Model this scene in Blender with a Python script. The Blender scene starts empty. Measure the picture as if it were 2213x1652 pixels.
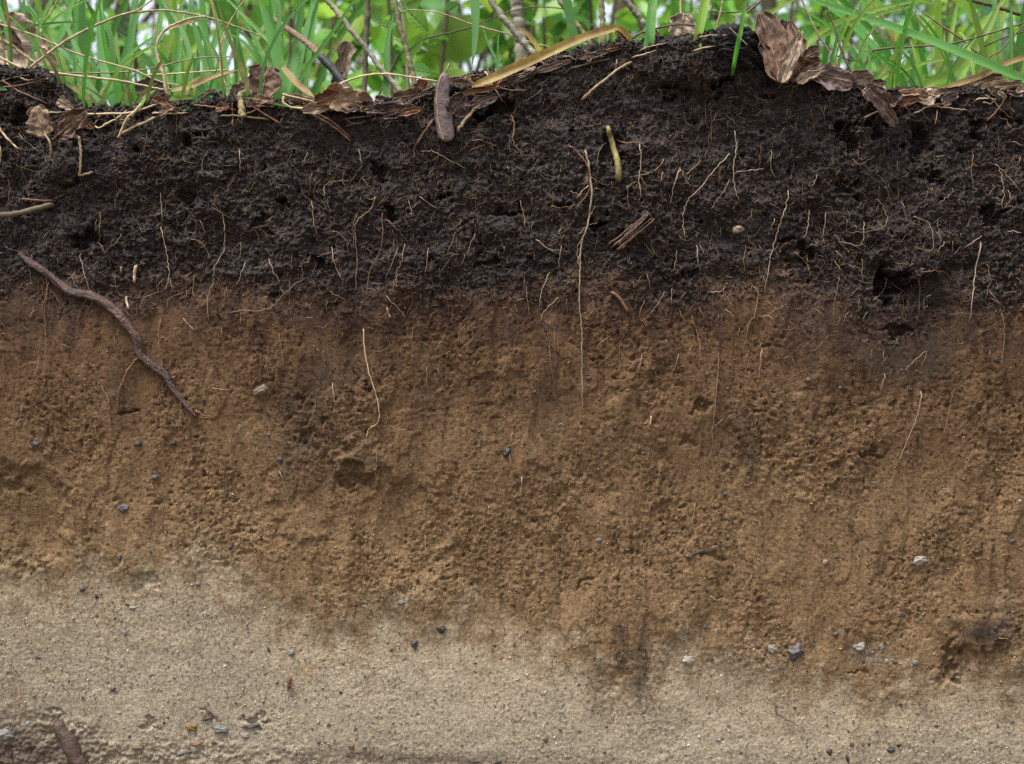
import bpy, math, random
import numpy as np
from mathutils import Vector

# ------------------------------------------------------------------ camera, sky, sun, exposure
scene = bpy.context.scene
COL = scene.collection
CAM_D = 1.30                       # metres from the lens to the cut soil face
S = 0.000475                       # metres on the face per unit of the 2213 x 1652 tracing grid
CX, CY = 1106.5, 826.0
cam_d = bpy.data.cameras.new('camera')
cam = bpy.data.objects.new('camera', cam_d); COL.objects.link(cam)
cam.location = (0, -CAM_D, 0); cam.rotation_euler = (math.radians(90), 0, 0)
cam_d.sensor_width = 36.0
cam_d.lens = 36.0 * CAM_D / (2213 * S)
cam_d.clip_start = 0.02; cam_d.clip_end = 600
cam_d.dof.use_dof = True; cam_d.dof.focus_distance = CAM_D - 0.01; cam_d.dof.aperture_fstop = 6.3
scene.camera = cam

SUN_EL, SUN_AZ = 68.0, 222.0       # azimuth clockwise from +Y: behind and left of the lens
world = bpy.data.worlds.new('World'); scene.world = world; world.use_nodes = True
wn = world.node_tree.nodes; wl = world.node_tree.links; wn.clear()
sky = wn.new('ShaderNodeTexSky'); sky.sky_type = 'NISHITA'; sky.sun_disc = False
sky.sun_elevation = math.radians(SUN_EL); sky.sun_rotation = math.radians(SUN_AZ)
sky.air_density = 1.0; sky.dust_density = 2.0; sky.ozone_density = 1.0
hs = wn.new('ShaderNodeHueSaturation'); hs.inputs['Saturation'].default_value = 0.35
bg = wn.new('ShaderNodeBackground'); bg.inputs['Strength'].default_value = 0.13
wo = wn.new('ShaderNodeOutputWorld')
wl.new(sky.outputs[0], hs.inputs['Color']); wl.new(hs.outputs[0], bg.inputs[0]); wl.new(bg.outputs[0], wo.inputs[0])
sl = bpy.data.lights.new('sun', 'SUN'); sun = bpy.data.objects.new('sun', sl); COL.objects.link(sun)
sl.energy = 3.2; sl.angle = math.radians(24); sl.color = (1.0, 0.965, 0.91)
_az, _el = math.radians(SUN_AZ), math.radians(SUN_EL)
sd = Vector((math.sin(_az) * math.cos(_el), math.cos(_az) * math.cos(_el), math.sin(_el)))
sun.rotation_euler = (-sd).to_track_quat('-Z', 'Y').to_euler(); sun.location = sd * 20
vs = scene.view_settings
vs.view_transform = 'Standard'; vs.look = 'None'; vs.gamma = 1.0; vs.exposure = 1.1; vs.use_curve_mapping = False
scene.render.engine = 'CYCLES'
scene.cycles.use_denoising = False
scene.cycles.max_bounces = 6; scene.cycles.transparent_max_bounces = 4
scene.cycles.diffuse_bounces = 3; scene.cycles.glossy_bounces = 2

rng = np.random.default_rng(7)
random.seed(7)

# ------------------------------------------------------------------ helpers
def at(dx, dy, Y=0.0):
    k = S * (CAM_D + Y) / CAM_D
    return np.array([(dx - CX) * k, Y, (CY - dy) * k])
# tracing frames: (origin x, origin y, scale) of the enlarged crops the pixels were read from
FR = {1: (0, 0, .3425), 2: (663, 0, .3425), 3: (1326, 0, .4007),
      4: (0, 236.8, .344), 5: (757.9, 236.8, .344), 6: (1455, 236.8, .344),
      7: (0, 757.9, .344), 8: (757.9, 757.9, .344), 9: (1455, 757.9, .344),
      10: (0, 1231.5, .3425), 11: (757.9, 1231.5, .3425), 12: (1455, 1231.5, .3425)}
def fr(f, x, y):
    a, b, c = FR[f]
    return a + x * c, b + y * c
def frl(f, pts):
    return [fr(f, *p[:2]) for p in pts]

def _hash(ix, iy, seed):
    h = (ix.astype(np.int64) * 374761393 + iy.astype(np.int64) * 668265263 + seed * 974634777) & 0xffffffff
    h = ((h ^ (h >> 13)) * 1274126177) & 0xffffffff
    return h ^ (h >> 16)
def noise(x, y, seed=0):
    x0 = np.floor(x); y0 = np.floor(y); fx = x - x0; fy = y - y0
    def g(ix, iy, dx, dy):
        a = _hash(ix, iy, seed).astype(np.float64) * (2 * np.pi / 4294967296.0)
        return np.cos(a) * dx + np.sin(a) * dy
    u = fx * fx * fx * (fx * (fx * 6 - 15) + 10); v = fy * fy * fy * (fy * (fy * 6 - 15) + 10)
    n00 = g(x0, y0, fx, fy); n10 = g(x0 + 1, y0, fx - 1, fy)
    n01 = g(x0, y0 + 1, fx, fy - 1); n11 = g(x0 + 1, y0 + 1, fx - 1, fy - 1)
    return 1.5 * ((n00 * (1 - u) + n10 * u) * (1 - v) + (n01 * (1 - u) + n11 * u) * v)
def fbm(x, y, seed, octs=3, gain=.5):
    a, s, t = 1.0, 0.0, 0.0
    for k in range(octs):
        s = s + a * noise(x * 2 ** k, y * 2 ** k, seed + k * 17); t += a; a *= gain
    return s / t
def worley(x, y, seed=0):
    x0 = np.floor(x); y0 = np.floor(y)
    d1 = np.full(x.shape, 9.0); d2 = np.full(x.shape, 9.0)
    for i in (-1, 0, 1):
        for j in (-1, 0, 1):
            h = _hash(x0 + i, y0 + j, seed)
            px = x0 + i + (h & 0xffff) / 65536.0; py = y0 + j + (h >> 16) / 65536.0
            d = np.hypot(px - x, py - y)
            d2 = np.minimum(d2, np.maximum(d1, d)); d1 = np.minimum(d1, d)
    return d1, d2
def sstep(a, b, x):
    t = np.clip((x - a) / (b - a), 0, 1); return t * t * (3 - 2 * t)

def mk(name, v, f, mat, parent=None, col=None, smooth=True, uv=None):
    """v: (n,3) array, f: (m,3|4) array or list of such arrays -> ONE mesh object"""
    me = bpy.data.meshes.new(name)
    fl = f if isinstance(f, list) else [f]
    fl = [np.asarray(a, dtype=np.int32) for a in fl if len(a)]
    v = np.asarray(v, dtype=np.float32)
    me.vertices.add(len(v)); me.vertices.foreach_set('co', v.ravel())
    idx = np.concatenate([a.ravel() for a in fl])
    tot = np.concatenate([np.full(len(a), a.shape[1], dtype=np.int32) for a in fl])
    st = np.concatenate([[0], np.cumsum(tot)[:-1]]).astype(np.int32)
    me.loops.add(len(idx)); me.loops.foreach_set('vertex_index', idx)
    me.polygons.add(len(tot)); me.polygons.foreach_set('loop_start', st); me.polygons.foreach_set('loop_total', tot)
    if smooth: me.polygons.foreach_set('use_smooth', np.ones(len(tot), dtype=bool))
    if col is not None:
        a = me.color_attributes.new('col', 'FLOAT_COLOR', 'POINT')
        c = np.ones((len(v), 4), dtype=np.float32); c[:, :col.shape[1]] = col
        a.data.foreach_set('color', c.ravel())
    if uv is not None:
        l = me.uv_layers.new(name='uv'); l.data.foreach_set('uv', np.asarray(uv, dtype=np.float32)[idx].ravel())
    me.update(calc_edges=True); me.validate()
    if mat is not None: me.materials.append(mat)
    o = bpy.data.objects.new(name, me); COL.objects.link(o)
    if parent is not None: o.parent = parent
    return o
def tag(o, label=None, cat=None, group=None, kind=None):
    if label: o['label'] = label
    if cat: o['category'] = cat
    if group: o['group'] = group
    if kind: o['kind'] = kind
    return o
def thing(name, label, cat, loc=(0, 0, 0), group=None):
    o = bpy.data.objects.new(name, None); COL.objects.link(o); o.empty_display_size = .01
    return tag(o, label, cat, group)
def grid_faces(nr, nc, wrap=False):
    r = np.arange(nr - 1)[:, None]; c = np.arange(nc if wrap else nc - 1)[None, :]
    a = r * nc + c; b = r * nc + (c + 1) % nc
    return np.stack([a, b, b + nc, a + nc], -1).reshape(-1, 4)
def spline(P, n):
    P = np.asarray(P, float)
    if len(P) == 2: P = np.array([P[0], (P[0] + P[1]) / 2, P[1]])
    Q = np.vstack([2 * P[0] - P[1], P, 2 * P[-1] - P[-2]])
    t = np.linspace(0, len(P) - 1 - 1e-9, n); i = t.astype(int); u = (t - i)[:, None]
    a, b, c, d = Q[i], Q[i + 1], Q[i + 2], Q[i + 3]
    return .5 * (2 * b + (c - a) * u + (2 * a - 5 * b + 4 * c - d) * u ** 2 + (3 * b - a - 3 * c + d) * u ** 3)
def frames(C):
    T = np.gradient(C, axis=0); T /= np.linalg.norm(T, axis=1)[:, None] + 1e-12
    ref = np.array([0.0, -1.0, 0.0]); A = np.cross(T, ref)
    bad = np.linalg.norm(A, axis=1) < .05
    A[bad] = np.cross(T[bad], [1.0, 0, 0])
    A /= np.linalg.norm(A, axis=1)[:, None]
    return T, A, np.cross(A, T)
def tube(C, R, sides=6, lump=0.0, seed=0):
    """closed tapered tube round the centre line C with radii R"""
    C = np.asarray(C, float); n = len(C); R = np.broadcast_to(np.asarray(R, float), (n,))
    T, A, B = frames(C)
    th = np.linspace(0, 2 * np.pi, sides, endpoint=False)
    rr = R[:, None] * np.ones(sides)[None]
    if lump < 0:                                          # bark: ridges along the stem, knots, hollows
        sl_ = np.concatenate([[0], np.cumsum(np.linalg.norm(np.diff(C, axis=0), axis=1))])[:, None]
        a_, b_ = np.cos(th)[None], np.sin(th)[None]; k_ = 1 / R.max()
        rr = rr * (1 - lump * (1.2 * noise(a_ * 1.1 + b_ * .7 + seed, sl_ * .16 * k_ + b_ * .5, seed) + 1.0 * noise(a_ * 2.3 + 7 + seed, sl_ * .30 * k_ + b_ * 2.3, seed + 1) + .7 * noise(a_ * 4.5 + 3, sl_ * .7 * k_ + b_ * 4.5, seed + 2)))
    elif lump: rr = rr * (1 + lump * np.random.default_rng(seed).normal(size=rr.shape))
    V = C[:, None] + rr[..., None] * (np.cos(th)[None, :, None] * A[:, None] + np.sin(th)[None, :, None] * B[:, None])
    V = np.vstack([V.reshape(-1, 3), C[0] - T[0] * R[0] * .4, C[-1] + T[-1] * R[-1] * .4])
    k = np.arange(sides); k2 = (k + 1) % sides
    caps = np.vstack([np.stack([k2, k, np.full(sides, n * sides)], -1),
                      np.stack([(n - 1) * sides + k, (n - 1) * sides + k2, np.full(sides, n * sides + 1)], -1)])
    return V, [grid_faces(n, sides, True), caps]
def merge(parts):
    V, Q, T, o = [], [], [], 0
    for v, f in parts:
        for a in (f if isinstance(f, list) else [f]):
            a = np.asarray(a)
            (Q if a.shape[1] == 4 else T).append(a + o)
        V.append(v); o += len(v)
    return np.vstack(V), [np.vstack(x) for x in (Q, T) if x]

# ------------------------------------------------------------------ materials
def nodes_of(name):
    m = bpy.data.materials.new(name); m.use_nodes = True
    nt = m.node_tree; return m, nt.nodes, nt.links, nt.nodes['Principled BSDF']
def mixc(N, L, fac, a, b, mode='MIX'):
    n = N.new('ShaderNodeMix'); n.data_type = 'RGBA'; n.blend_type = mode
    for s, v in ((n.inputs[0], fac), (n.inputs[6], a), (n.inputs[7], b)):
        if hasattr(v, 'is_linked') or hasattr(v, 'links'): L.new(v, s)
        elif isinstance(v, (int, float)): s.default_value = v
        else: s.default_value = (*v, 1.0)
    return n.outputs[2]
def tex(N, L, scale, detail=3, rough=.55, coord='Object', vec=None):
    n = N.new('ShaderNodeTexNoise'); n.inputs['Scale'].default_value = scale
    n.inputs['Detail'].default_value = detail; n.inputs['Roughness'].default_value = rough
    if vec is None:
        c = N.new('ShaderNodeTexCoord'); vec = c.outputs[coord]
    L.new(vec, n.inputs['Vector']); return n
def ramp(N, L, src, a, b, ca=(0, 0, 0), cb=(1, 1, 1)):
    r = N.new('ShaderNodeValToRGB'); e = r.color_ramp.elements
    e[0].position = a; e[1].position = b; e[0].color = (*ca, 1); e[1].color = (*cb, 1)
    L.new(src, r.inputs[0]); return r.outputs[0]
def bump(N, L, b, src, dist, strength=1.0):
    n = N.new('ShaderNodeBump'); n.inputs['Distance'].default_value = dist; n.inputs['Strength'].default_value = strength
    L.new(src, n.inputs['Height']); L.new(n.outputs[0], b.inputs['Normal']); return n

def soil_material():
    m, N, L, b = nodes_of('soil')
    at_ = N.new('ShaderNodeAttribute'); at_.attribute_name = 'col'
    n1 = tex(N, L, 420, 4, .7); g = ramp(N, L, n1.outputs[0], .30, .72, (.66, .66, .66), (1.34, 1.32, 1.28))
    c = mixc(N, L, 1.0, at_.outputs['Color'], g, 'MULTIPLY')
    n2 = tex(N, L, 900, 2, .6); g2 = ramp(N, L, n2.outputs[0], .64, .70)
    c = mixc(N, L, g2, c, mixc(N, L, 1.0, c, (2.0, 1.85, 1.6), 'MULTIPLY'))       # pale grains
    n3 = tex(N, L, 700, 2, .6); g3 = ramp(N, L, n3.outputs[0], .66, .72)
    c = mixc(N, L, g3, c, mixc(N, L, 1.0, c, (.42, .40, .38), 'MULTIPLY'))         # dark grains
    L.new(c, b.inputs['Base Color'])
    r = N.new('ShaderNodeMapRange'); L.new(at_.outputs['Alpha'], r.inputs[0])
    r.inputs[3].default_value = .92; r.inputs[4].default_value = .36
    L.new(r.outputs[0], b.inputs['Roughness']); b.inputs['Specular IOR Level'].default_value = .20
    nb = tex(N, L, 330, 5, .72); bump(N, L, b, nb.outputs[0], .0019, .85)
    return m
def plain(name, col, col2=None, scale=120, rough=.8, spec=.3, bumpd=.0006, bscale=None, transl=0.0, stretch=None, veins=False):
    m, N, L, b = nodes_of(name)
    vec = None
    if stretch:
        c = N.new('ShaderNodeTexCoord'); mp = N.new('ShaderNodeMapping'); mp.inputs['Scale'].default_value = stretch
        L.new(c.outputs['Object'], mp.inputs[0]); vec = mp.outputs[0]
    n = tex(N, L, scale, 4, .65, vec=vec)
    col2 = col2 or tuple(x * .5 for x in col)
    c = ramp(N, L, n.outputs[0], .33, .68, col2, col)
    if veins:
        uv = N.new('ShaderNodeUVMap'); uv.uv_map = 'uv'; sp = N.new('ShaderNodeSeparateXYZ'); L.new(uv.outputs[0], sp.inputs[0])
        def mth(op, a, b_):
            q = N.new('ShaderNodeMath'); q.operation = op
            for i, x in enumerate((a, b_)):
                if x is None: continue
                if isinstance(x, (int, float)): q.inputs[i].default_value = x
                else: L.new(x, q.inputs[i])
            return q.outputs[0]
        w = mth('ABSOLUTE', mth('SUBTRACT', sp.outputs[0], .5), None)
        ph = mth('SINE', mth('MULTIPLY', mth('SUBTRACT', sp.outputs[1], mth('MULTIPLY', w, .55)), 52.0), None)
        vf = ramp(N, L, ph, .86, .99)
        c = mixc(N, L, vf, c, mixc(N, L, 1.0, c, (1.7, 1.6, 1.45), 'MULTIPLY'))
        n9 = tex(N, L, 330, 2, .6); c = mixc(N, L, ramp(N, L, n9.outputs[0], .62, .70), c, mixc(N, L, 1.0, c, (.4, .38, .36), 'MULTIPLY'))
        n8 = tex(N, L, 26, 3, .6); c = mixc(N, L, 1.0, c, ramp(N, L, n8.outputs[0], .3, .7, (.6, .58, .56), (1.35, 1.3, 1.25)), 'MULTIPLY')
    oi = N.new('ShaderNodeObjectInfo'); hv = N.new('ShaderNodeHueSaturation')
    mr = N.new('ShaderNodeMapRange'); L.new(oi.outputs['Random'], mr.inputs[0]); mr.inputs[3].default_value = .72; mr.inputs[4].default_value = 1.25
    L.new(mr.outputs[0], hv.inputs['Value']); L.new(c, hv.inputs['Color']); c = hv.outputs[0]
    L.new(c, b.inputs['Base Color']); b.inputs['Roughness'].default_value = rough; b.inputs['Specular IOR Level'].default_value = spec
    nb = tex(N, L, bscale or scale * 2.5, 4, .65, vec=vec); bump(N, L, b, nb.outputs[0], bumpd)
    if transl:
        tr = N.new('ShaderNodeBsdfTranslucent'); L.new(c, tr.inputs[0])
        mx = N.new('ShaderNodeMixShader'); mx.inputs[0].default_value = transl
        L.new(b.outputs[0], mx.inputs[1]); L.new(tr.outputs[0], mx.inputs[2])
        L.new(mx.outputs[0], N['Material Output'].inputs[0])
    return m
def blade_material(name, col, dead=(.45, .33, .12), deadamt=.12, transl=.55):
    """grass blade: parallel veins across u, age spots, yellowing"""
    m, N, L, b = nodes_of(name)
    uv = N.new('ShaderNodeUVMap'); uv.uv_map = 'uv'
    sp = N.new('ShaderNodeSeparateXYZ'); L.new(uv.outputs[0], sp.inputs[0])
    w = N.new('ShaderNodeMath'); w.operation = 'MULTIPLY'; w.inputs[1].default_value = 55; L.new(sp.outputs[0], w.inputs[0])
    s_ = N.new('ShaderNodeMath'); s_.operation = 'SINE'; L.new(w.outputs[0], s_.inputs[0])
    g = ramp(N, L, s_.outputs[0], 0, 1, tuple(.78 * x for x in col), tuple(1.12 * x for x in col))
    n = tex(N, L, 45, 3, .6); f = ramp(N, L, n.outputs[0], .60 - deadamt * .6, .80 - deadamt * .4)
    c = mixc(N, L, f, g, dead)
    n2 = tex(N, L, 260, 2, .5); f2 = ramp(N, L, n2.outputs[0], .70, .74)
    c = mixc(N, L, f2, c, (.10, .07, .03))
    oi = N.new('ShaderNodeObjectInfo'); hv = N.new('ShaderNodeHueSaturation')
    mr = N.new('ShaderNodeMapRange'); L.new(oi.outputs['Random'], mr.inputs[0]); mr.inputs[3].default_value = .75; mr.inputs[4].default_value = 1.3
    L.new(mr.outputs[0], hv.inputs['Value']); L.new(c, hv.inputs['Color']); c = hv.outputs[0]
    L.new(c, b.inputs['Base Color']); b.inputs['Roughness'].default_value = .42; b.inputs['Specular IOR Level'].default_value = .4
    bump(N, L, b, s_.outputs[0], .0002, .5)
    tr = N.new('ShaderNodeBsdfTranslucent'); L.new(c, tr.inputs[0])
    mx = N.new('ShaderNodeMixShader'); mx.inputs[0].default_value = transl
    L.new(b.outputs[0], mx.inputs[1]); L.new(tr.outputs[0], mx.inputs[2]); L.new(mx.outputs[0], N['Material Output'].inputs[0])
    return m
def foliage_material(name, transl=.5):
    m, N, L, b = nodes_of(name)
    a = N.new('ShaderNodeAttribute'); a.attribute_name = 'col'
    n = tex(N, L, 30, 2, .5); g = ramp(N, L, n.outputs[0], .3, .7, (.8, .8, .8), (1.15, 1.15, 1.15))
    c = mixc(N, L, 1.0, a.outputs['Color'], g, 'MULTIPLY')
    L.new(c, b.inputs['Base Color']); b.inputs['Roughness'].default_value = .5
    tr = N.new('ShaderNodeBsdfTranslucent'); L.new(c, tr.inputs[0])
    mx = N.new('ShaderNodeMixShader'); mx.inputs[0].default_value = transl
    L.new(b.outputs[0], mx.inputs[1]); L.new(tr.outputs[0], mx.inputs[2]); L.new(mx.outputs[0], N['Material Output'].inputs[0])
    return m

M = {}
M['soil'] = soil_material()
M['root_pale'] = plain('root_pale', (.46, .36, .26), (.22, .15, .095), 150, .7)
M['root_tan'] = plain('root_tan', (.29, .19, .105), (.135, .08, .045), 150, .7)
M['root_red'] = plain('root_red', (.20, .095, .055), (.09, .040, .026), 120, .6, bumpd=.001)
M['root_dark'] = plain('root_dark', (.060, .040, .030), (.025, .017, .014), 120, .6)
M['root_gold'] = plain('root_gold', (.34, .22, .095), (.18, .105, .045), 140, .6)
M['bark_root'] = plain('bark_root', (.120, .055, .036), (.030, .021, .022), 70, .5, .4, bumpd=.003, bscale=330)
M['bark_red'] = plain('bark_red', (.13, .078, .056), (.055, .036, .030), 160, .55, .35, bumpd=.002, bscale=420)
M['straw'] = plain('straw', (.50, .40, .24), (.30, .22, .12), 90, .6, stretch=(1, 1, 1))
M['stalk'] = plain('stalk', (.42, .33, .21), (.17, .115, .065), 130, .6)
M['olive'] = plain('olive_stem', (.19, .19, .085), (.11, .10, .05), 60, .6, bumpd=.0008)
M['stub'] = plain('olive_stub', (.24, .20, .075), (.10, .08, .035), 110, .6, bumpd=.001)
M['greybark'] = plain('grey_bark', (.24, .23, .16), (.12, .11, .08), 70, .7, bumpd=.0012)
M['brownbark'] = plain('brown_bark', (.13, .10, .065), (.06, .045, .03), 60, .8, bumpd=.0012)
M['char'] = plain('charred', (.040, .042, .045), (.014, .014, .015), 90, .6, .35, bumpd=.0015)
M['rotten'] = plain('rotten_wood', (.024, .021, .020), (.010, .009, .009), 200, .7, .25, bumpd=.004, bscale=280)
M['wood'] = plain('wood', (.24, .16, .11), (.10, .06, .045), 60, .75, bumpd=.002, stretch=(6, 1, 6))
M['leaf_brown'] = plain('leaf_brown', (.19, .118, .080), (.075, .045, .032), 70, .6, .4, bumpd=.0012, transl=.18, veins=True)
M['leaf_tan'] = plain('leaf_tan', (.33, .245, .165), (.17, .115, .075), 70, .65, bumpd=.0012, transl=.22, veins=True)
M['leaf_grey'] = plain('leaf_grey', (.40, .33, .26), (.20, .15, .11), 80, .7, bumpd=.0014, transl=.2, veins=True)
M['leaf_purple'] = plain('leaf_purple', (.13, .092, .085), (.06, .040, .040), 90, .5, .4, bumpd=.0014, veins=True)
M['leaf_dark'] = plain('leaf_dark', (.065, .038, .030), (.025, .016, .014), 70, .38, .5, bumpd=.0014, transl=.1, veins=True)
M['leaf_rust'] = plain('leaf_rust', (.22, .095, .042), (.085, .04, .022), 80, .55, .4, bumpd=.0012, transl=.3, veins=True)
M['grass'] = blade_material('grass_mint', (.16, .40, .10), deadamt=.02)
M['grass2'] = blade_material('grass_green', (.09, .30, .035), deadamt=.05)
M['grass3'] = blade_material('grass_yellowgreen', (.24, .42, .055), deadamt=.08)
M['grass_old'] = blade_material('grass_olive', (.20, .24, .06), deadamt=.25)
M['grass_dead'] = blade_material('grass_dead', (.46, .33, .13), dead=(.30, .17, .06), deadamt=.2, transl=.25)
M['grass_yellow'] = blade_material('grass_yellow', (.42, .32, .07), dead=(.20, .12, .04), deadamt=.45, transl=.25)
M['foliage'] = foliage_material('foliage')

# ------------------------------------------------------------------ the cut soil bank
TOP = [(-700, 160), (-300, 150), (0, 155), (60, 158), (100, 168), (125, 200), (150, 240), (250, 248), (350, 228), (480, 222), (560, 226),
       (700, 236), (800, 240), (870, 226), (950, 202), (1000, 187), (1100, 157), (1200, 127), (1280, 108), (1380, 98), (1450, 97),
       (1520, 84), (1570, 76), (1620, 84), (1665, 120), (1700, 150), (1760, 160), (1850, 190), (1930, 208), (2050, 207), (2150, 202),
       (2213, 197), (2500, 190), (3000, 200)]
TOPX = np.array([(p[0] - CX) * S for p in TOP]); TOPZ = np.array([(CY - p[1]) * S for p in TOP])
ZB, GROUND_Z = -0.78, 0.262
STEP = 0.00118
xin = np.arange(-.565, .5651, STEP)
xout = .565 + np.cumsum(STEP * 1.045 ** np.arange(1, 74))
xs = np.concatenate([-xout[::-1], xin, xout])
top = np.interp(xs, TOPX, TOPZ) + .0035 * noise(xs * 45, xs * 0 + 3.3, 5) + .0018 * noise(xs * 160, xs * 0 + 1.3, 6)
zf_lo = np.linspace(0, 1, 24)[:-1]
t_lo = (-.45 - ZB) / (.30 - ZB)
nfine = int((.30 + .45) / STEP)
trow = np.concatenate([zf_lo * t_lo, np.linspace(t_lo, 1, nfine)])
NF, NC = len(trow), len(xs)
Z = ZB + trow[:, None] * (top[None] - ZB); X = np.broadcast_to(xs, Z.shape)
Sx, Ss = X, Z                                     # noise coordinates on the face
dxg, dyg = CX + X / S, CY - Z / S                  # tracing coordinates

def blob(dx, dy, b, edge=.35):
    """1 inside, 0 outside an ellipse with a soft irregular rim"""
    x, y, rx, ry = b[:4]
    r = np.hypot((dx - x) / rx, (dy - y) / ry)
    return 1 - sstep(1 - edge, 1 + edge, r)
B1 = np.array([(-400, 610), (0, 610), (100, 625), (300, 630), (480, 590), (600, 615), (700, 640), (900, 625), (1000, 640), (1150, 620), (1350, 605), (1450, 640),
               (1550, 625), (1700, 590), (1800, 640), (1860, 690), (1960, 690), (2050, 640), (2213, 635), (2700, 630)], float)
B2 = np.array([(-400, 1240), (0, 1240), (100, 1255), (200, 1240), (350, 1212), (450, 1205), (520, 1250), (600, 1312), (700, 1335), (800, 1352), (850, 1330), (920, 1330), (1000, 1335),
               (1100, 1368), (1200, 1400), (1270, 1425), (1340, 1445), (1420, 1435), (1450, 1405), (1560, 1420), (1650, 1440), (1700, 1462), (1800, 1470), (1850, 1520), (1900, 1500),
               (1960, 1475), (2000, 1450), (2100, 1462), (2213, 1475), (2700, 1480)], float)
def layer_pos(dx, dy, fine=True):
    """distance in tracing units below the black/brown and the brown/sand limits"""
    wx = 22 * noise(dx / 90, dy / 90, 31) + 12 * noise(dx / 30, dy / 30, 32)
    wy = 26 * noise(dx / 110, dy / 110, 33) + 16 * noise(dx / 38, dy / 38, 34) + (9 * noise(dx / 13, dy / 13, 35) if fine else 0)
    return dy + wy - np.interp(dx + wx, B1[:, 0], B1[:, 1]), dy + wy - np.interp(dx + wx, B2[:, 0], B2[:, 1])

p1, p2 = layer_pos(dxg, dyg)
wblack = 1 - sstep(-35, 60, p1); wsand = sstep(-55, 70, p2); wbrown = np.clip(1 - wblack - wsand, 0, 1)
n_macro = .011 * fbm(Sx * 3.2, Ss * 3.2, 1, 3)
patch = sstep(-.25, .35, fbm(Sx * 11, Ss * 9, 2, 3))           # rough and smooth patches of the cut
d = n_macro.copy()
w1, w2 = worley(Sx * 95 + .5 * noise(Sx * 60, Ss * 60, 81), Ss * 95, 3)
v1, v2 = worley(Sx * 210, Ss * 210, 4)
clods = .0065 * fbm(Sx * 24, Ss * 30, 7, 2) + .0022 * (.5 - w1) + .0022 * (.45 - v1) + .0048 * fbm(Sx * 130, Ss * 150, 8, 3, .75) * (.5 + .8 * patch)
pits = -.011 * sstep(.42, .66, fbm(Sx * 40, Ss * 52, 9, 3, .7)) - .005 * sstep(.42, .66, fbm(Sx * 120, Ss * 130, 10, 2, .7))
d += wblack * (clods + pits)
grooves = .0030 * noise(Sx * 26 + 1.3 * noise(Sx * 9, Ss * 9, 71), Ss * 3.6 + noise(Sx * 7, Ss * 7, 72), 11) + .0010 * noise(Sx * 95 + 2.2 * noise(Sx * 14, Ss * 14, 73), Ss * 9, 12) * patch
crumb = .0009 * (.45 - v1) + .0017 * fbm(Sx * 170, Ss * 170, 13, 3, .7)
bpits = -.0036 * sstep(.48, .70, fbm(Sx * 70, Ss * 60, 14, 2)) - .0022 * sstep(.5, .66, noise(Sx * 150, Ss * 150, 15))
ledge = fbm(Sx * 22 + 3, Ss * 11, 16, 3); ledge = .0016 * sstep(-.05, .05, ledge - .16) + .0012 * sstep(-.05, .05, ledge + .24)
d += wbrown * (grooves + crumb * (.35 + .9 * patch) + bpits * (.3 + patch) + ledge + .0024 * fbm(Sx * 38, Ss * 15, 17, 2))
d += wsand * (-.002 + .0008 * fbm(Sx * 190, Ss * 190, 18, 3, .7) * (.5 + .6 * patch) + .0009 * fbm(Sx * 24, Ss * 34, 19, 3) - .0013 * sstep(.50, .68, fbm(Sx * 120, Ss * 120, 20, 2)) + .0012 * fbm(Sx * 9 + noise(Sx * 4, Ss * 4, 75), Ss * 15 + 2 * noise(Sx * 3, Ss * 3, 76), 22, 3))
foot = sstep(1590, 1650, dyg + 40 * noise(dxg / 130, dyg / 130, 23) + 60 * (1 - sstep(80, 330, dxg)))     # rough gravelly foot
foot = foot * (.25 + .75 * (1 - sstep(300, 800, dxg)))
d += foot * wsand * (.0045 * fbm(Sx * 60, Ss * 70, 24, 3, .6) + .003 * (.45 - v1))
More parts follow.
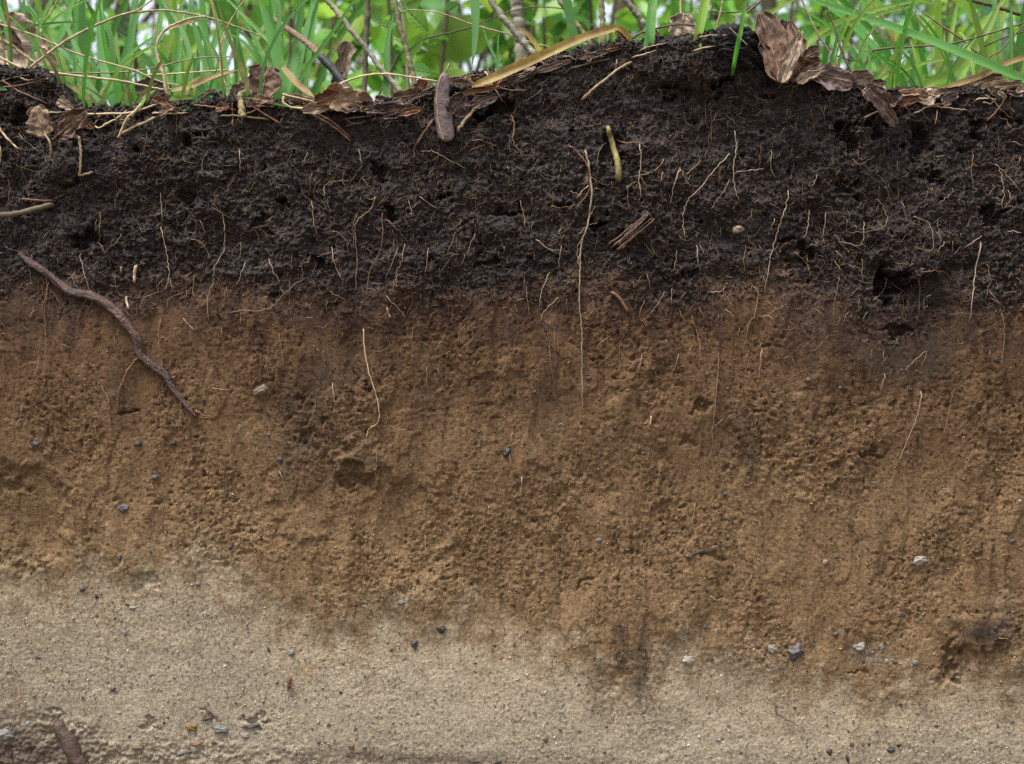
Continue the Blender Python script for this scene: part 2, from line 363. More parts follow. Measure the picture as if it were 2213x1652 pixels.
HOLES = [(4, 1225, 172, 62, 24, .020), (4, 520, 820, 80, 38, .020), (4, 1640, 700, 36, 40, .012), (4, 2010, 965, 34, 26, .016), (4, 400, 480, 44, 24, .012), (4, 1150, 560, 60, 30, .012),
         (6, 1375, 1100, 82, 100, .050), (6, 1540, 230, 60, 120, .028), (6, 1900, 120, 40, 36, .018), (6, 830, 890, 56, 62, .022), (6, 1110, 170, 54, 50, .022), (6, 1985, 665, 44, 52, .022),
         (6, 1420, 1385, 110, 26, .018), (6, 1110, 490, 55, 40, .016), (6, 1640, 420, 55, 40, .018), (3, 840, 372, 62, 44, .050), (3, 580, 445, 48, 20, .024), (3, 310, 492, 44, 22, .022),
         (2, 1240, 690, 56, 32, .028), (2, 1110, 735, 60, 26, .018), (5, 165, 385, 46, 30, .018), (5, 1570, 730, 34, 28, .022), (5, 860, 28, 46, 18, .018), (5, 1640, 255, 46, 60, .013),
         (5, 260, 650, 40, 32, .016), (5, 1350, 600, 50, 20, .016), (5, 560, 550, 40, 22, .014), (6, 40, 1065, 70, 26, .014), (6, 720, 790, 36, 30, .016),
         (7, 1000, 945, 40, 24, .011), (7, 820, 385, 36, 16, .014), (7, 45, 850, 120, 40, .012), (7, 1520, 1130, 56, 16, .008), (7, 1920, 560, 60, 60, .010), (7, 1860, 320, 50, 26, .010),
         (8, 25, 800, 90, 66, .020), (8, 1450, 1470, 46, 16, .010), (8, 2130, 590, 60, 26, .009), (9, 180, 345, 44, 26, .014), (9, 1000, 370, 70, 16, .010), (9, 1250, 640, 90, 14, .009),
         (9, 240, 1290, 50, 30, .012), (12, 1760, 600, 40, 120, .020), (12, 1710, 665, 52, 34, .014), (12, 1180, 650, 40, 12, .008), (10, 915, 80, 64, 56, .008),
         (10, 1300, 938, 52, 18, .008), (10, 1590, 982, 72, 20, .010), (10, 905, 1000, 62, 20, .008), (10, 270, 950, 60, 16, .008), (11, 1700, 660, 40, 60, .006), (7, 1690, 250, 10, 60, .006),
         (4, 120, 40, 60, 40, .020), (6, 2090, 90, 40, 30, .016), (6, 1250, 120, 40, 40, .018), (5, 1000, 640, 120, 18, .012), (5, 860, 960, 60, 30, .012)]
dxw = dxg + 24 * noise(dxg / 30, dyg / 30, 41) + 9 * noise(dxg / 10, dyg / 10, 43); dyw = dyg + 22 * noise(dxg / 30, dyg / 26, 42) + 9 * noise(dxg / 10, dyg / 10, 44)
for f, x, y, rx, ry, dep in HOLES:
    a, b = fr(f, x, y); c = FR[f][2]
    d -= dep * (.40 if f >= 7 else .62) * blob(dxw, dyw, (a, b, rx * c * 1.05, ry * c * 1.05), .45)
for f, x, y, rx, ry, h, e in [(7, 90, 1040, 330, 330, -.010, .10), (8, 330, 1150, 300, 330, -.006, .12), (8, 1780, 620, 180, 520, .006, .10), (7, 1900, 900, 200, 300, .006, .2),
                           (8, 60, 700, 150, 120, .012, .4), (5, 1780, 470, 400, 330, .006, .5), (3, 520, 330, 420, 160, .014, .5), (6, 1480, 900, 220, 200, .012, .35),
                           (9, 900, 560, 130, 420, .006, .12), (12, 1950, 400, 190, 110, .010, .25), (4, 700, 300, 500, 160, .006, .6), (8, 1200, 900, 160, 180, -.006, .12)]:
    a, b = fr(f, x, y); c = FR[f][2]
    d += h * (.5 if f >= 7 else 1.0) * blob(dxw, dyw, (a, b, rx * c, ry * c), max(e, .2))
Yg = -d + .010 * sstep(600, 1300, dyg) - .02 * sstep(-.42, -.70, Z) + .0
FACE_Y = Yg
# the rounded lip and the top running back under the turf
R0 = .014
nlip, nback = 16, 46
rows_p, rows_s = [], []
for k in range(1, nlip + 1):
    th = (math.pi / 2) * k / nlip
    rows_p.append((R0 - R0 * math.cos(th), -R0 + R0 * math.sin(th) + R0 * .55, math.cos(th), math.sin(th)))
yb = R0 + np.cumsum(np.linspace(.0014, .026, nback))
Xl, Yl, Zl, Cl = [], [], [], []
dtop_last = d[-1]
for k in range(nlip + nback):
    if k < nlip:
        y0, z0, ny, nz = rows_p[k]; y = np.full(NC, y0); z = top + z0 * 1.0
        s = top + R0 * (k + 1) / nlip * 1.57
        fade = (k + 1) / nlip
    else:
        y0 = yb[k - nlip]; y = np.full(NC, y0); w = sstep(0, .40, y0 - R0)
        z = (top + R0 * .55) * (1 - w) + (GROUND_Z - .012) * w; ny, nz = 0.0, 1.0
        s = top + R0 * 1.57 + (y0 - R0); fade = 1.0
        z = z - .03 * sstep(.44, .60, y0)
    dd = .006 * fbm(xs * 28, s * 34, 7, 2) + .005 * (.5 - worley(xs * 95, s * 95, 3)[0]) + .0036 * fbm(xs * 120, s * 120, 8, 3, .65)
    edge_d = dtop_last * (1 - fade) + dd * fade
    Xl.append(xs); Yl.append(y - edge_d * ny + np.where(fade < 1, 0, 0) - dtop_last * 0); Zl.append(z + edge_d * nz)
XX = np.vstack([X, np.array(Xl)]); YY = np.vstack([Yg, np.array(Yl)]); ZZ = np.vstack([Z, np.array(Zl)])
NR = len(XX)

def bil(A, r, c):
    r = np.clip(r, 0, A.shape[0] - 1.001); c = np.clip(c, 0, A.shape[1] - 1.001)
    i = r.astype(int); j = c.astype(int); u = r - i; v = c - j
    return A[i, j] * (1 - u) * (1 - v) + A[i + 1, j] * u * (1 - v) + A[i, j + 1] * (1 - u) * v + A[i + 1, j + 1] * u * v
def surf_y(x, z):
    """y of the soil face at (x, z)"""
    x = np.atleast_1d(np.asarray(x, float)); z = np.atleast_1d(np.asarray(z, float))
    c = np.interp(x, xs, np.arange(NC)); tp = np.interp(x, xs, top)
    r = np.interp((z - ZB) / (tp - ZB), trow, np.arange(NF))
    return bil(FACE_Y, r, c)
def on_face(pts, lift=0.0):
    """tracing points -> 3D points on the soil face (the ray meets the real surface)"""
    P = np.asarray(pts, float); y = np.zeros(len(P))
    for _ in range(3):
        k = S * (CAM_D + y) / CAM_D
        x = (P[:, 0] - CX) * k; z = (CY - P[:, 1]) * k
        y = surf_y(x, z) - lift
    return np.stack([x, y, z], -1)
def ground_z(x, y):
    """height of the ground behind the lip"""
    tp = float(np.interp(x, TOPX, TOPZ))
    if y > .5: return GROUND_Z
    w = float(sstep(0, .40, max(y - R0, 0))); return (tp + R0 * .55) * (1 - w) + (GROUND_Z - .012) * w

# true colours of the layers
def soil_colour(x, y, z):
    k = S * (CAM_D + np.minimum(y, .02)) / CAM_D
    dx, dy = CX + x / k, CY - z / k
    q1, q2 = layer_pos(dx, dy)
    big = fbm(dx / 160, dy / 160, 51, 3); mid = fbm(dx / 45, dy / 45, 52, 3); fin = fbm(dx / 9, dy / 9, 53, 2)
    streak = fbm(dx / 26, dy / 330, 54, 2)
    C = lambda *c: np.array(c)
    black, dbrown, rust, brown, ochre, sand, grey = C(.0225, .0168, .0152), C(.066, .036, .024), C(.115, .062, .034), C(.196, .119, .061), C(.300, .198, .104), C(.425, .348, .246), C(.392, .334, .252)
    def mix(a, b, w): return a + (b - a) * w[..., None]
    col = np.broadcast_to(black, dx.shape + (3,)).copy()
    col = mix(col, dbrown, sstep(-45, 45, q1 + 50 * mid))
    col = mix(col, C(.128, .070, .036), sstep(10, 165, q1 + 70 * big + 70 * mid + 60 * streak))
    col = mix(col, brown, sstep(60, 300, q1 + 130 * big + 110 * mid + 120 * streak))
    col = mix(col, rust, .45 * sstep(.12, .5, mid + .6 * streak) * sstep(-20, 60, q1) * (1 - sstep(350, 520, q1)))
    col = mix(col, C(.252, .159, .083), sstep(250, 540, q1 + 150 * big))
    col = mix(col, ochre, sstep(-170, -10, q2 + 90 * mid + 60 * big) * .75)
    col = mix(col, sand, sstep(-80, 120, q2 + 95 * mid + 60 * streak + 26 * fin))
    col = mix(col, grey, .7 * sstep(40, 230, q2 + 60 * big))
    ft = sstep(1600, 1660, dy + 40 * big + 60 * (1 - sstep(80, 330, dx)))
    col = mix(col, C(.20, .155, .115), .35 * ft * sstep(-30, 60, q2))
    for f, sx, sy, rx, ry, c, st in [
            (7, 1880, 480, 190, 300, (.06, .04, .028), .8), (7, 2110, 180, 200, 160, (.05, .034, .026), .7), (8, 60, 640, 170, 160, (.10, .068, .04), .6),
            (11, 1720, 480, 40, 220, (.065, .042, .030), .95), (11, 1850, 600, 54, 290, (.070, .045, .032), .95), (11, 1560, 700, 48, 190, (.085, .055, .036), .9), (11, 1780, 760, 26, 140, (.13, .085, .052), .6), (11, 1640, 800, 22, 110, (.14, .09, .055), .5), (12, 1990, 360, 200, 120, (.050, .032, .025), 1.0),
            (12, 1780, 560, 60, 130, (.13, .08, .05), .7), (7, 60, 1050, 230, 420, (.155, .105, .052), .6), (6, 1500, 1500, 330, 190, (.045, .031, .025), .75), (9, 1450, 120, 260, 190, (.06, .042, .03), .6),
            (6, 830, 1330, 330, 260, (.075, .045, .034), .55), (9, 420, 500, 140, 200, (.075, .048, .034), .6), (9, 480, 780, 26, 150, (.04, .03, .026), .8), (9, 850, 60, 50, 200, (.06, .04, .03), .7),
            (8, 510, 260, 90, 240, (.07, .045, .03), .6), (8, 1260, 260, 60, 260, (.075, .05, .035), .55), (7, 770, 280, 80, 190, (.075, .05, .036), .55), (10, 110, 1150, 430, 200, (.095, .068, .052), .95),
            (10, 110, 790, 60, 120, (.20, .13, .08), .6), (11, 330, 1205, 560, 36, (.10, .072, .052), .8), (12, 2150, 920, 70, 60, (.21, .14, .075), .7), (8, 240, 1590, 120, 60, (.34, .29, .19), .6),
            (12, 60, 420, 100, 110, (.36, .30, .21), .6), (12, 560, 600, 110, 80, (.38, .33, .25), .5), (12, 2090, 230, 40, 120, (.36, .30, .22), .5), (10, 1060, 510, 90, 50, (.44, .36, .26), .6),
            (10, 915, 90, 66, 50, (.42, .35, .25), .9), (12, 1250, 540, 130, 90, (.20, .15, .125), .6), (4, 200, 1250, 300, 110, (.105, .066, .036), .5), (7, 860, 1370, 160, 70, (.34, .27, .165), .5),
            (5, 1480, 1420, 140, 260, (.17, .10, .05), .5), (6, 480, 1380, 240, 260, (.17, .098, .048), .5), (10, 1940, 660, 60, 60, (.36, .235, .11), .6), (6, 1750, 330, 200, 160, (.032, .031, .034), .5)]:
        a, b = fr(f, sx, sy); s = FR[f][2]
        w = blob(dx + 40 * mid + 14 * fin, dy + 40 * big + 14 * fin, (a, b, rx * s, ry * s), .75)
        col = mix(col, C(*c), st * w * np.clip(.75 + 1.1 * mid, .2, 1.2).clip(0, 1))
    run = sstep(.10, .55, fbm(dx / 15 + .8 * noise(dx / 60, dy / 60, 58), dy / 260, 59, 2) + .35 * big) * sstep(-10, 60, q1) * (1 - sstep(-120, 20, q2)) * sstep(700, 1300, dx + 300 * big)
    col = col * (1 - .30 * run)[..., None]                                             # dark humus washed down the face
    dark = 1 - sstep(-60, 120, q1)
    ff = fbm(dx / 5, dy / 5, 55, 2)
    col = col * (1 + .35 * fin + .30 * ff + .22 * mid)[..., None]
    hum = dark * sstep(.42, .7, noise(dx / 6, dy / 4, 56)) * .8                      # brown humus bits in the black soil
    col = mix(col, C(.115, .060, .033), hum * .8)
    spk = sstep(.50, .60, noise(dx / 7, dy / 7, 57)) * (1 - dark) * .6
    col = col * (1 - .72 * spk)[..., None]
    moist = dark * np.clip(.75 + .5 * big, 0, 1)
    return np.clip(col * (.64 + .12 * dark + .06 * sstep(-20, 80, q2))[..., None], .005, .8), moist, q1, q2

col, moist, q1, q2 = soil_colour(XX, YY, ZZ)
q1[NF:] = -200; q2[NF:] = -900
V = np.stack([XX, YY, ZZ], -1).reshape(-1, 3)
colv = np.concatenate([col, moist[..., None]], -1).reshape(-1, 4)
F = grid_faces(NR, NC)
fz1 = q1.ravel()[F].mean(1); fz2 = q2.ravel()[F].mean(1)
zone = np.where(fz1 < 40, 0, np.where(fz2 < 0, 1, 2))
bank = tag(bpy.data.objects.new('soil_bank', None), 'cut earth bank with black, brown and pale sandy layers', None, None, 'structure')
COL.objects.link(bank)
LAYER = []
for k, (nm, lb) in enumerate([('topsoil', 'black crumbly topsoil full of fine roots'), ('subsoil', 'rusty brown crumbly subsoil with vertical smears'), ('sand', 'pale greyish tan sandy layer with pebbles')]):
    f = F[zone == k]; u, inv = np.unique(f, return_inverse=True)
    o = mk(nm, V[u], inv.reshape(-1, 4), M['soil'], bank, colv[u]); o['label'] = lb; LAYER.append(o)

# crumbs standing proud of the cut, one mass for each layer
def crumbs(n, seed):
    g = np.random.default_rng(seed)
    dx = g.uniform(-90, 2303, n); dy = g.uniform(60, 1700, n)
    P = on_face(np.stack([dx, dy], -1))
    tp = np.interp(P[:, 0], xs, top)
    P = P[P[:, 2] < tp + .003]
    nl_ = 14000; ri = NF - 2 + (g.random(nl_) ** 1.5 * (nlip + 22)).astype(int); ci = g.integers(60, NC - 60, nl_)
    P = np.vstack([P, np.stack([XX[ri, ci], YY[ri, ci], ZZ[ri, ci]], -1) + g.normal(0, .0008, (nl_, 3))]); lip = np.arange(len(P)) >= len(P) - nl_
    c, mo, a, b = soil_colour(P[:, 0], P[:, 1], P[:, 2])
    rough = sstep(-.3, .4, fbm(P[:, 0] * 11, P[:, 2] * 9, 2, 3))
    zz = np.where(a < 40, 0, np.where(b < 0, 1, 2))
    keep = g.random(len(P)) < np.where(zz == 0, 1.0, np.where(zz == 1, .14 + .50 * rough, .16 + .2 * rough))
    P, c, mo, zz, lip = P[keep], c[keep], mo[keep], zz[keep], lip[keep]
    m = len(P)
    sz = np.where(zz == 0, g.lognormal(0, .55, m) * .00088, np.where(zz == 1, g.lognormal(0, .45, m) * .00074, g.lognormal(0, .4, m) * .0007))
    sz = np.minimum(sz, np.where(zz == 0, .0022, .0015)); sz = np.where(lip, sz * 1.15, sz); mo = np.where(lip, .25, mo)
    oc = np.array([(1, 0, 0), (-1, 0, 0), (0, 1, 0), (0, -1, 0), (0, 0, 1), (0, 0, -1)], float)
    of = np.array([(0, 2, 4), (2, 1, 4), (1, 3, 4), (3, 0, 4), (2, 0, 5), (1, 2, 5), (3, 1, 5), (0, 3, 5)])
    sc = sz[:, None] * np.stack([g.uniform(1.0, 2.2, m) * np.where(lip, .8, 1.0), g.uniform(.5, 1, m), g.uniform(.35, .8, m)], -1)
    q = g.normal(size=(m, 4)); q /= np.linalg.norm(q, axis=1)[:, None]
    w, x, y, z = q.T
    Rm = np.stack([1 - 2 * (y * y + z * z), 2 * (x * y - z * w), 2 * (x * z + y * w), 2 * (x * y + z * w), 1 - 2 * (x * x + z * z), 2 * (y * z - x * w),
                   2 * (x * z - y * w), 2 * (y * z + x * w), 1 - 2 * (x * x + y * y)], -1).reshape(m, 3, 3)
    loc = (oc[None] + g.normal(0, .22, (m, 6, 3))) * sc[:, None]
    W = np.einsum('mij,mkj->mki', Rm, loc) + P[:, None] + np.stack([0 * sz, -sz * .35, 0 * sz], -1)[:, None]
    c = np.clip(c * g.lognormal(.02, .32, m)[:, None], .006, .7)
    cc = np.repeat(np.concatenate([c, mo[:, None]], -1)[:, None], 6, 1)
    for k in range(3):
        s = zz == k
        ff = (of[None] + 6 * np.arange(s.sum())[:, None, None]).reshape(-1, 3)
        o = mk('soil_crumbs', W[s].reshape(-1, 3), ff, M['soil'], LAYER[k], cc[s].reshape(-1, 4), smooth=False)
        tag(o, kind='stuff')
crumbs(112000, 21)

def fibres(n, seed):
    """short hair roots and plant fibres all over the dark soil"""
    g = np.random.default_rng(seed)
    dx = g.uniform(-60, 2273, n); dy = g.uniform(70, 1250, n)
    w = np.where(dy < 640, 1.0, np.clip(.75 - (dy - 620) / 300, .04, 1)); k = g.random(n) < w
    dx, dy = dx[k], dy[k]
    P0 = on_face(np.stack([dx, dy], -1)); ok = P0[:, 2] < np.interp(P0[:, 0], xs, top) - .002; P0 = P0[ok]; m = len(P0)
    L_ = g.lognormal(math.log(.0085), .55, m); a = g.normal(-math.pi / 2, 1.0, m); bend = g.normal(0, .9, m)
    pts = [P0]
    for s in range(3):
        aa = a + bend * s / 2 + g.normal(0, .3, m)
        p = pts[-1] + np.stack([np.cos(aa), 0 * aa, np.sin(aa)], -1) * (L_ / 3)[:, None]
        p[:, 1] = surf_y(p[:, 0], p[:, 2]) - g.uniform(.0006, .0030, m)
        pts.append(p)
    Cn = np.stack(pts, 1); r = g.uniform(.00010, .00022, m)
    T = np.gradient(Cn, axis=1); T /= np.linalg.norm(T, axis=2)[..., None] + 1e-9
    A = np.cross(T, [0, -1.0, 0]); A /= np.linalg.norm(A, axis=2)[..., None] + 1e-9; Bn = np.cross(A, T)
    th = np.array([0, 2.09, 4.19])
    tap = np.array([1, 1, .85, .4])
    W = Cn[:, :, None] + (r[:, None] * tap)[:, :, None, None] * (np.cos(th)[None, None, :, None] * A[:, :, None] + np.sin(th)[None, None, :, None] * Bn[:, :, None])
    ff = (grid_faces(4, 3, True)[None] + 12 * np.arange(m)[:, None, None]).reshape(-1, 4)
    base = np.array([(.40, .27, .15), (.25, .14, .075), (.50, .40, .28), (.14, .075, .045)])[g.choice(4, m, p=[.3, .35, .12, .23])]
    c = np.repeat((base * g.uniform(.4, 1.0, (m, 1)))[:, None], 12, 1).reshape(-1, 3)
    c = np.concatenate([c, np.full((len(c), 1), .3)], -1)
    tag(mk('root_hairs', W.reshape(-1, 3), ff, M['soil'], LAYER[0], c), kind='stuff')
fibres(14000, 33)

# ------------------------------------------------------------------ ground sheets
def sheet(name, x0, x1, y0, y1, z, nx, ny, amp, mat, col=None):
    a = np.linspace(-1, 1, nx); gx = (x0 + x1) / 2 + (x1 - x0) / 2 * np.sign(a) * np.abs(a) ** 2.2
    gy = y0 + (y1 - y0) * np.linspace(0, 1, ny) ** 2.4
    A, Bq = np.meshgrid(gx, gy); zz = z + amp * fbm(A * 1.3, Bq * 1.3, 61, 3)
    return tag(mk(name, np.stack([A, Bq, zz], -1).reshape(-1, 3), grid_faces(ny, nx), mat), kind='structure')
M['floor'] = plain('forest_floor', (.085, .10, .03), (.055, .038, .024), 9, .9, bumpd=.01, bscale=60)
M['pit'] = plain('pit_floor', (.22, .165, .11), (.12, .085, .055), 14, .95, bumpd=.01, bscale=80)
sheet('ground', -220, 220, .47, 320, GROUND_Z, 120, 120, .012, M['floor'])
pf = sheet('pit_floor', -220, 220, 0, 300, -.70, 90, 90, .012, M['pit']); pf.scale = (1, -1, 1); pf.location.y = .03

# ------------------------------------------------------------------ roots on the face
def smooth_line(pts, per=6, jit=0.0, seed=0):
    C = spline(np.asarray(pts, float), max(6, per * (len(pts) - 1) + 1))
    if jit:
        g = np.random.default_rng(seed); J = g.normal(0, jit, C.shape); J[0] = 0; C = C + J
    return C
def face_tube(pts, r0, r1, lift=None, sides=5, per=6, jit=1.0, seed=0, lump=0.0):
    C2 = smooth_line(pts, per, jit, seed); n = len(C2)
    R = np.linspace(r0, r1, n)
    C = on_face(C2)
    y = C[:, 1].copy()                                   # a root bridges the pits: smooth its depth
    for _ in range(4): y[1:-1] = np.minimum(y[1:-1], (y[:-2] + y[1:-1] + y[2:]) / 3)
    C[:, 1] = y - R * .6 - (lift or 0) - .0014
    C[0, 1] += .0022 + R[0] * 1.5; C[-1, 1] += .0016 + R[-1]
    return tube(C, R, sides, lump, seed)

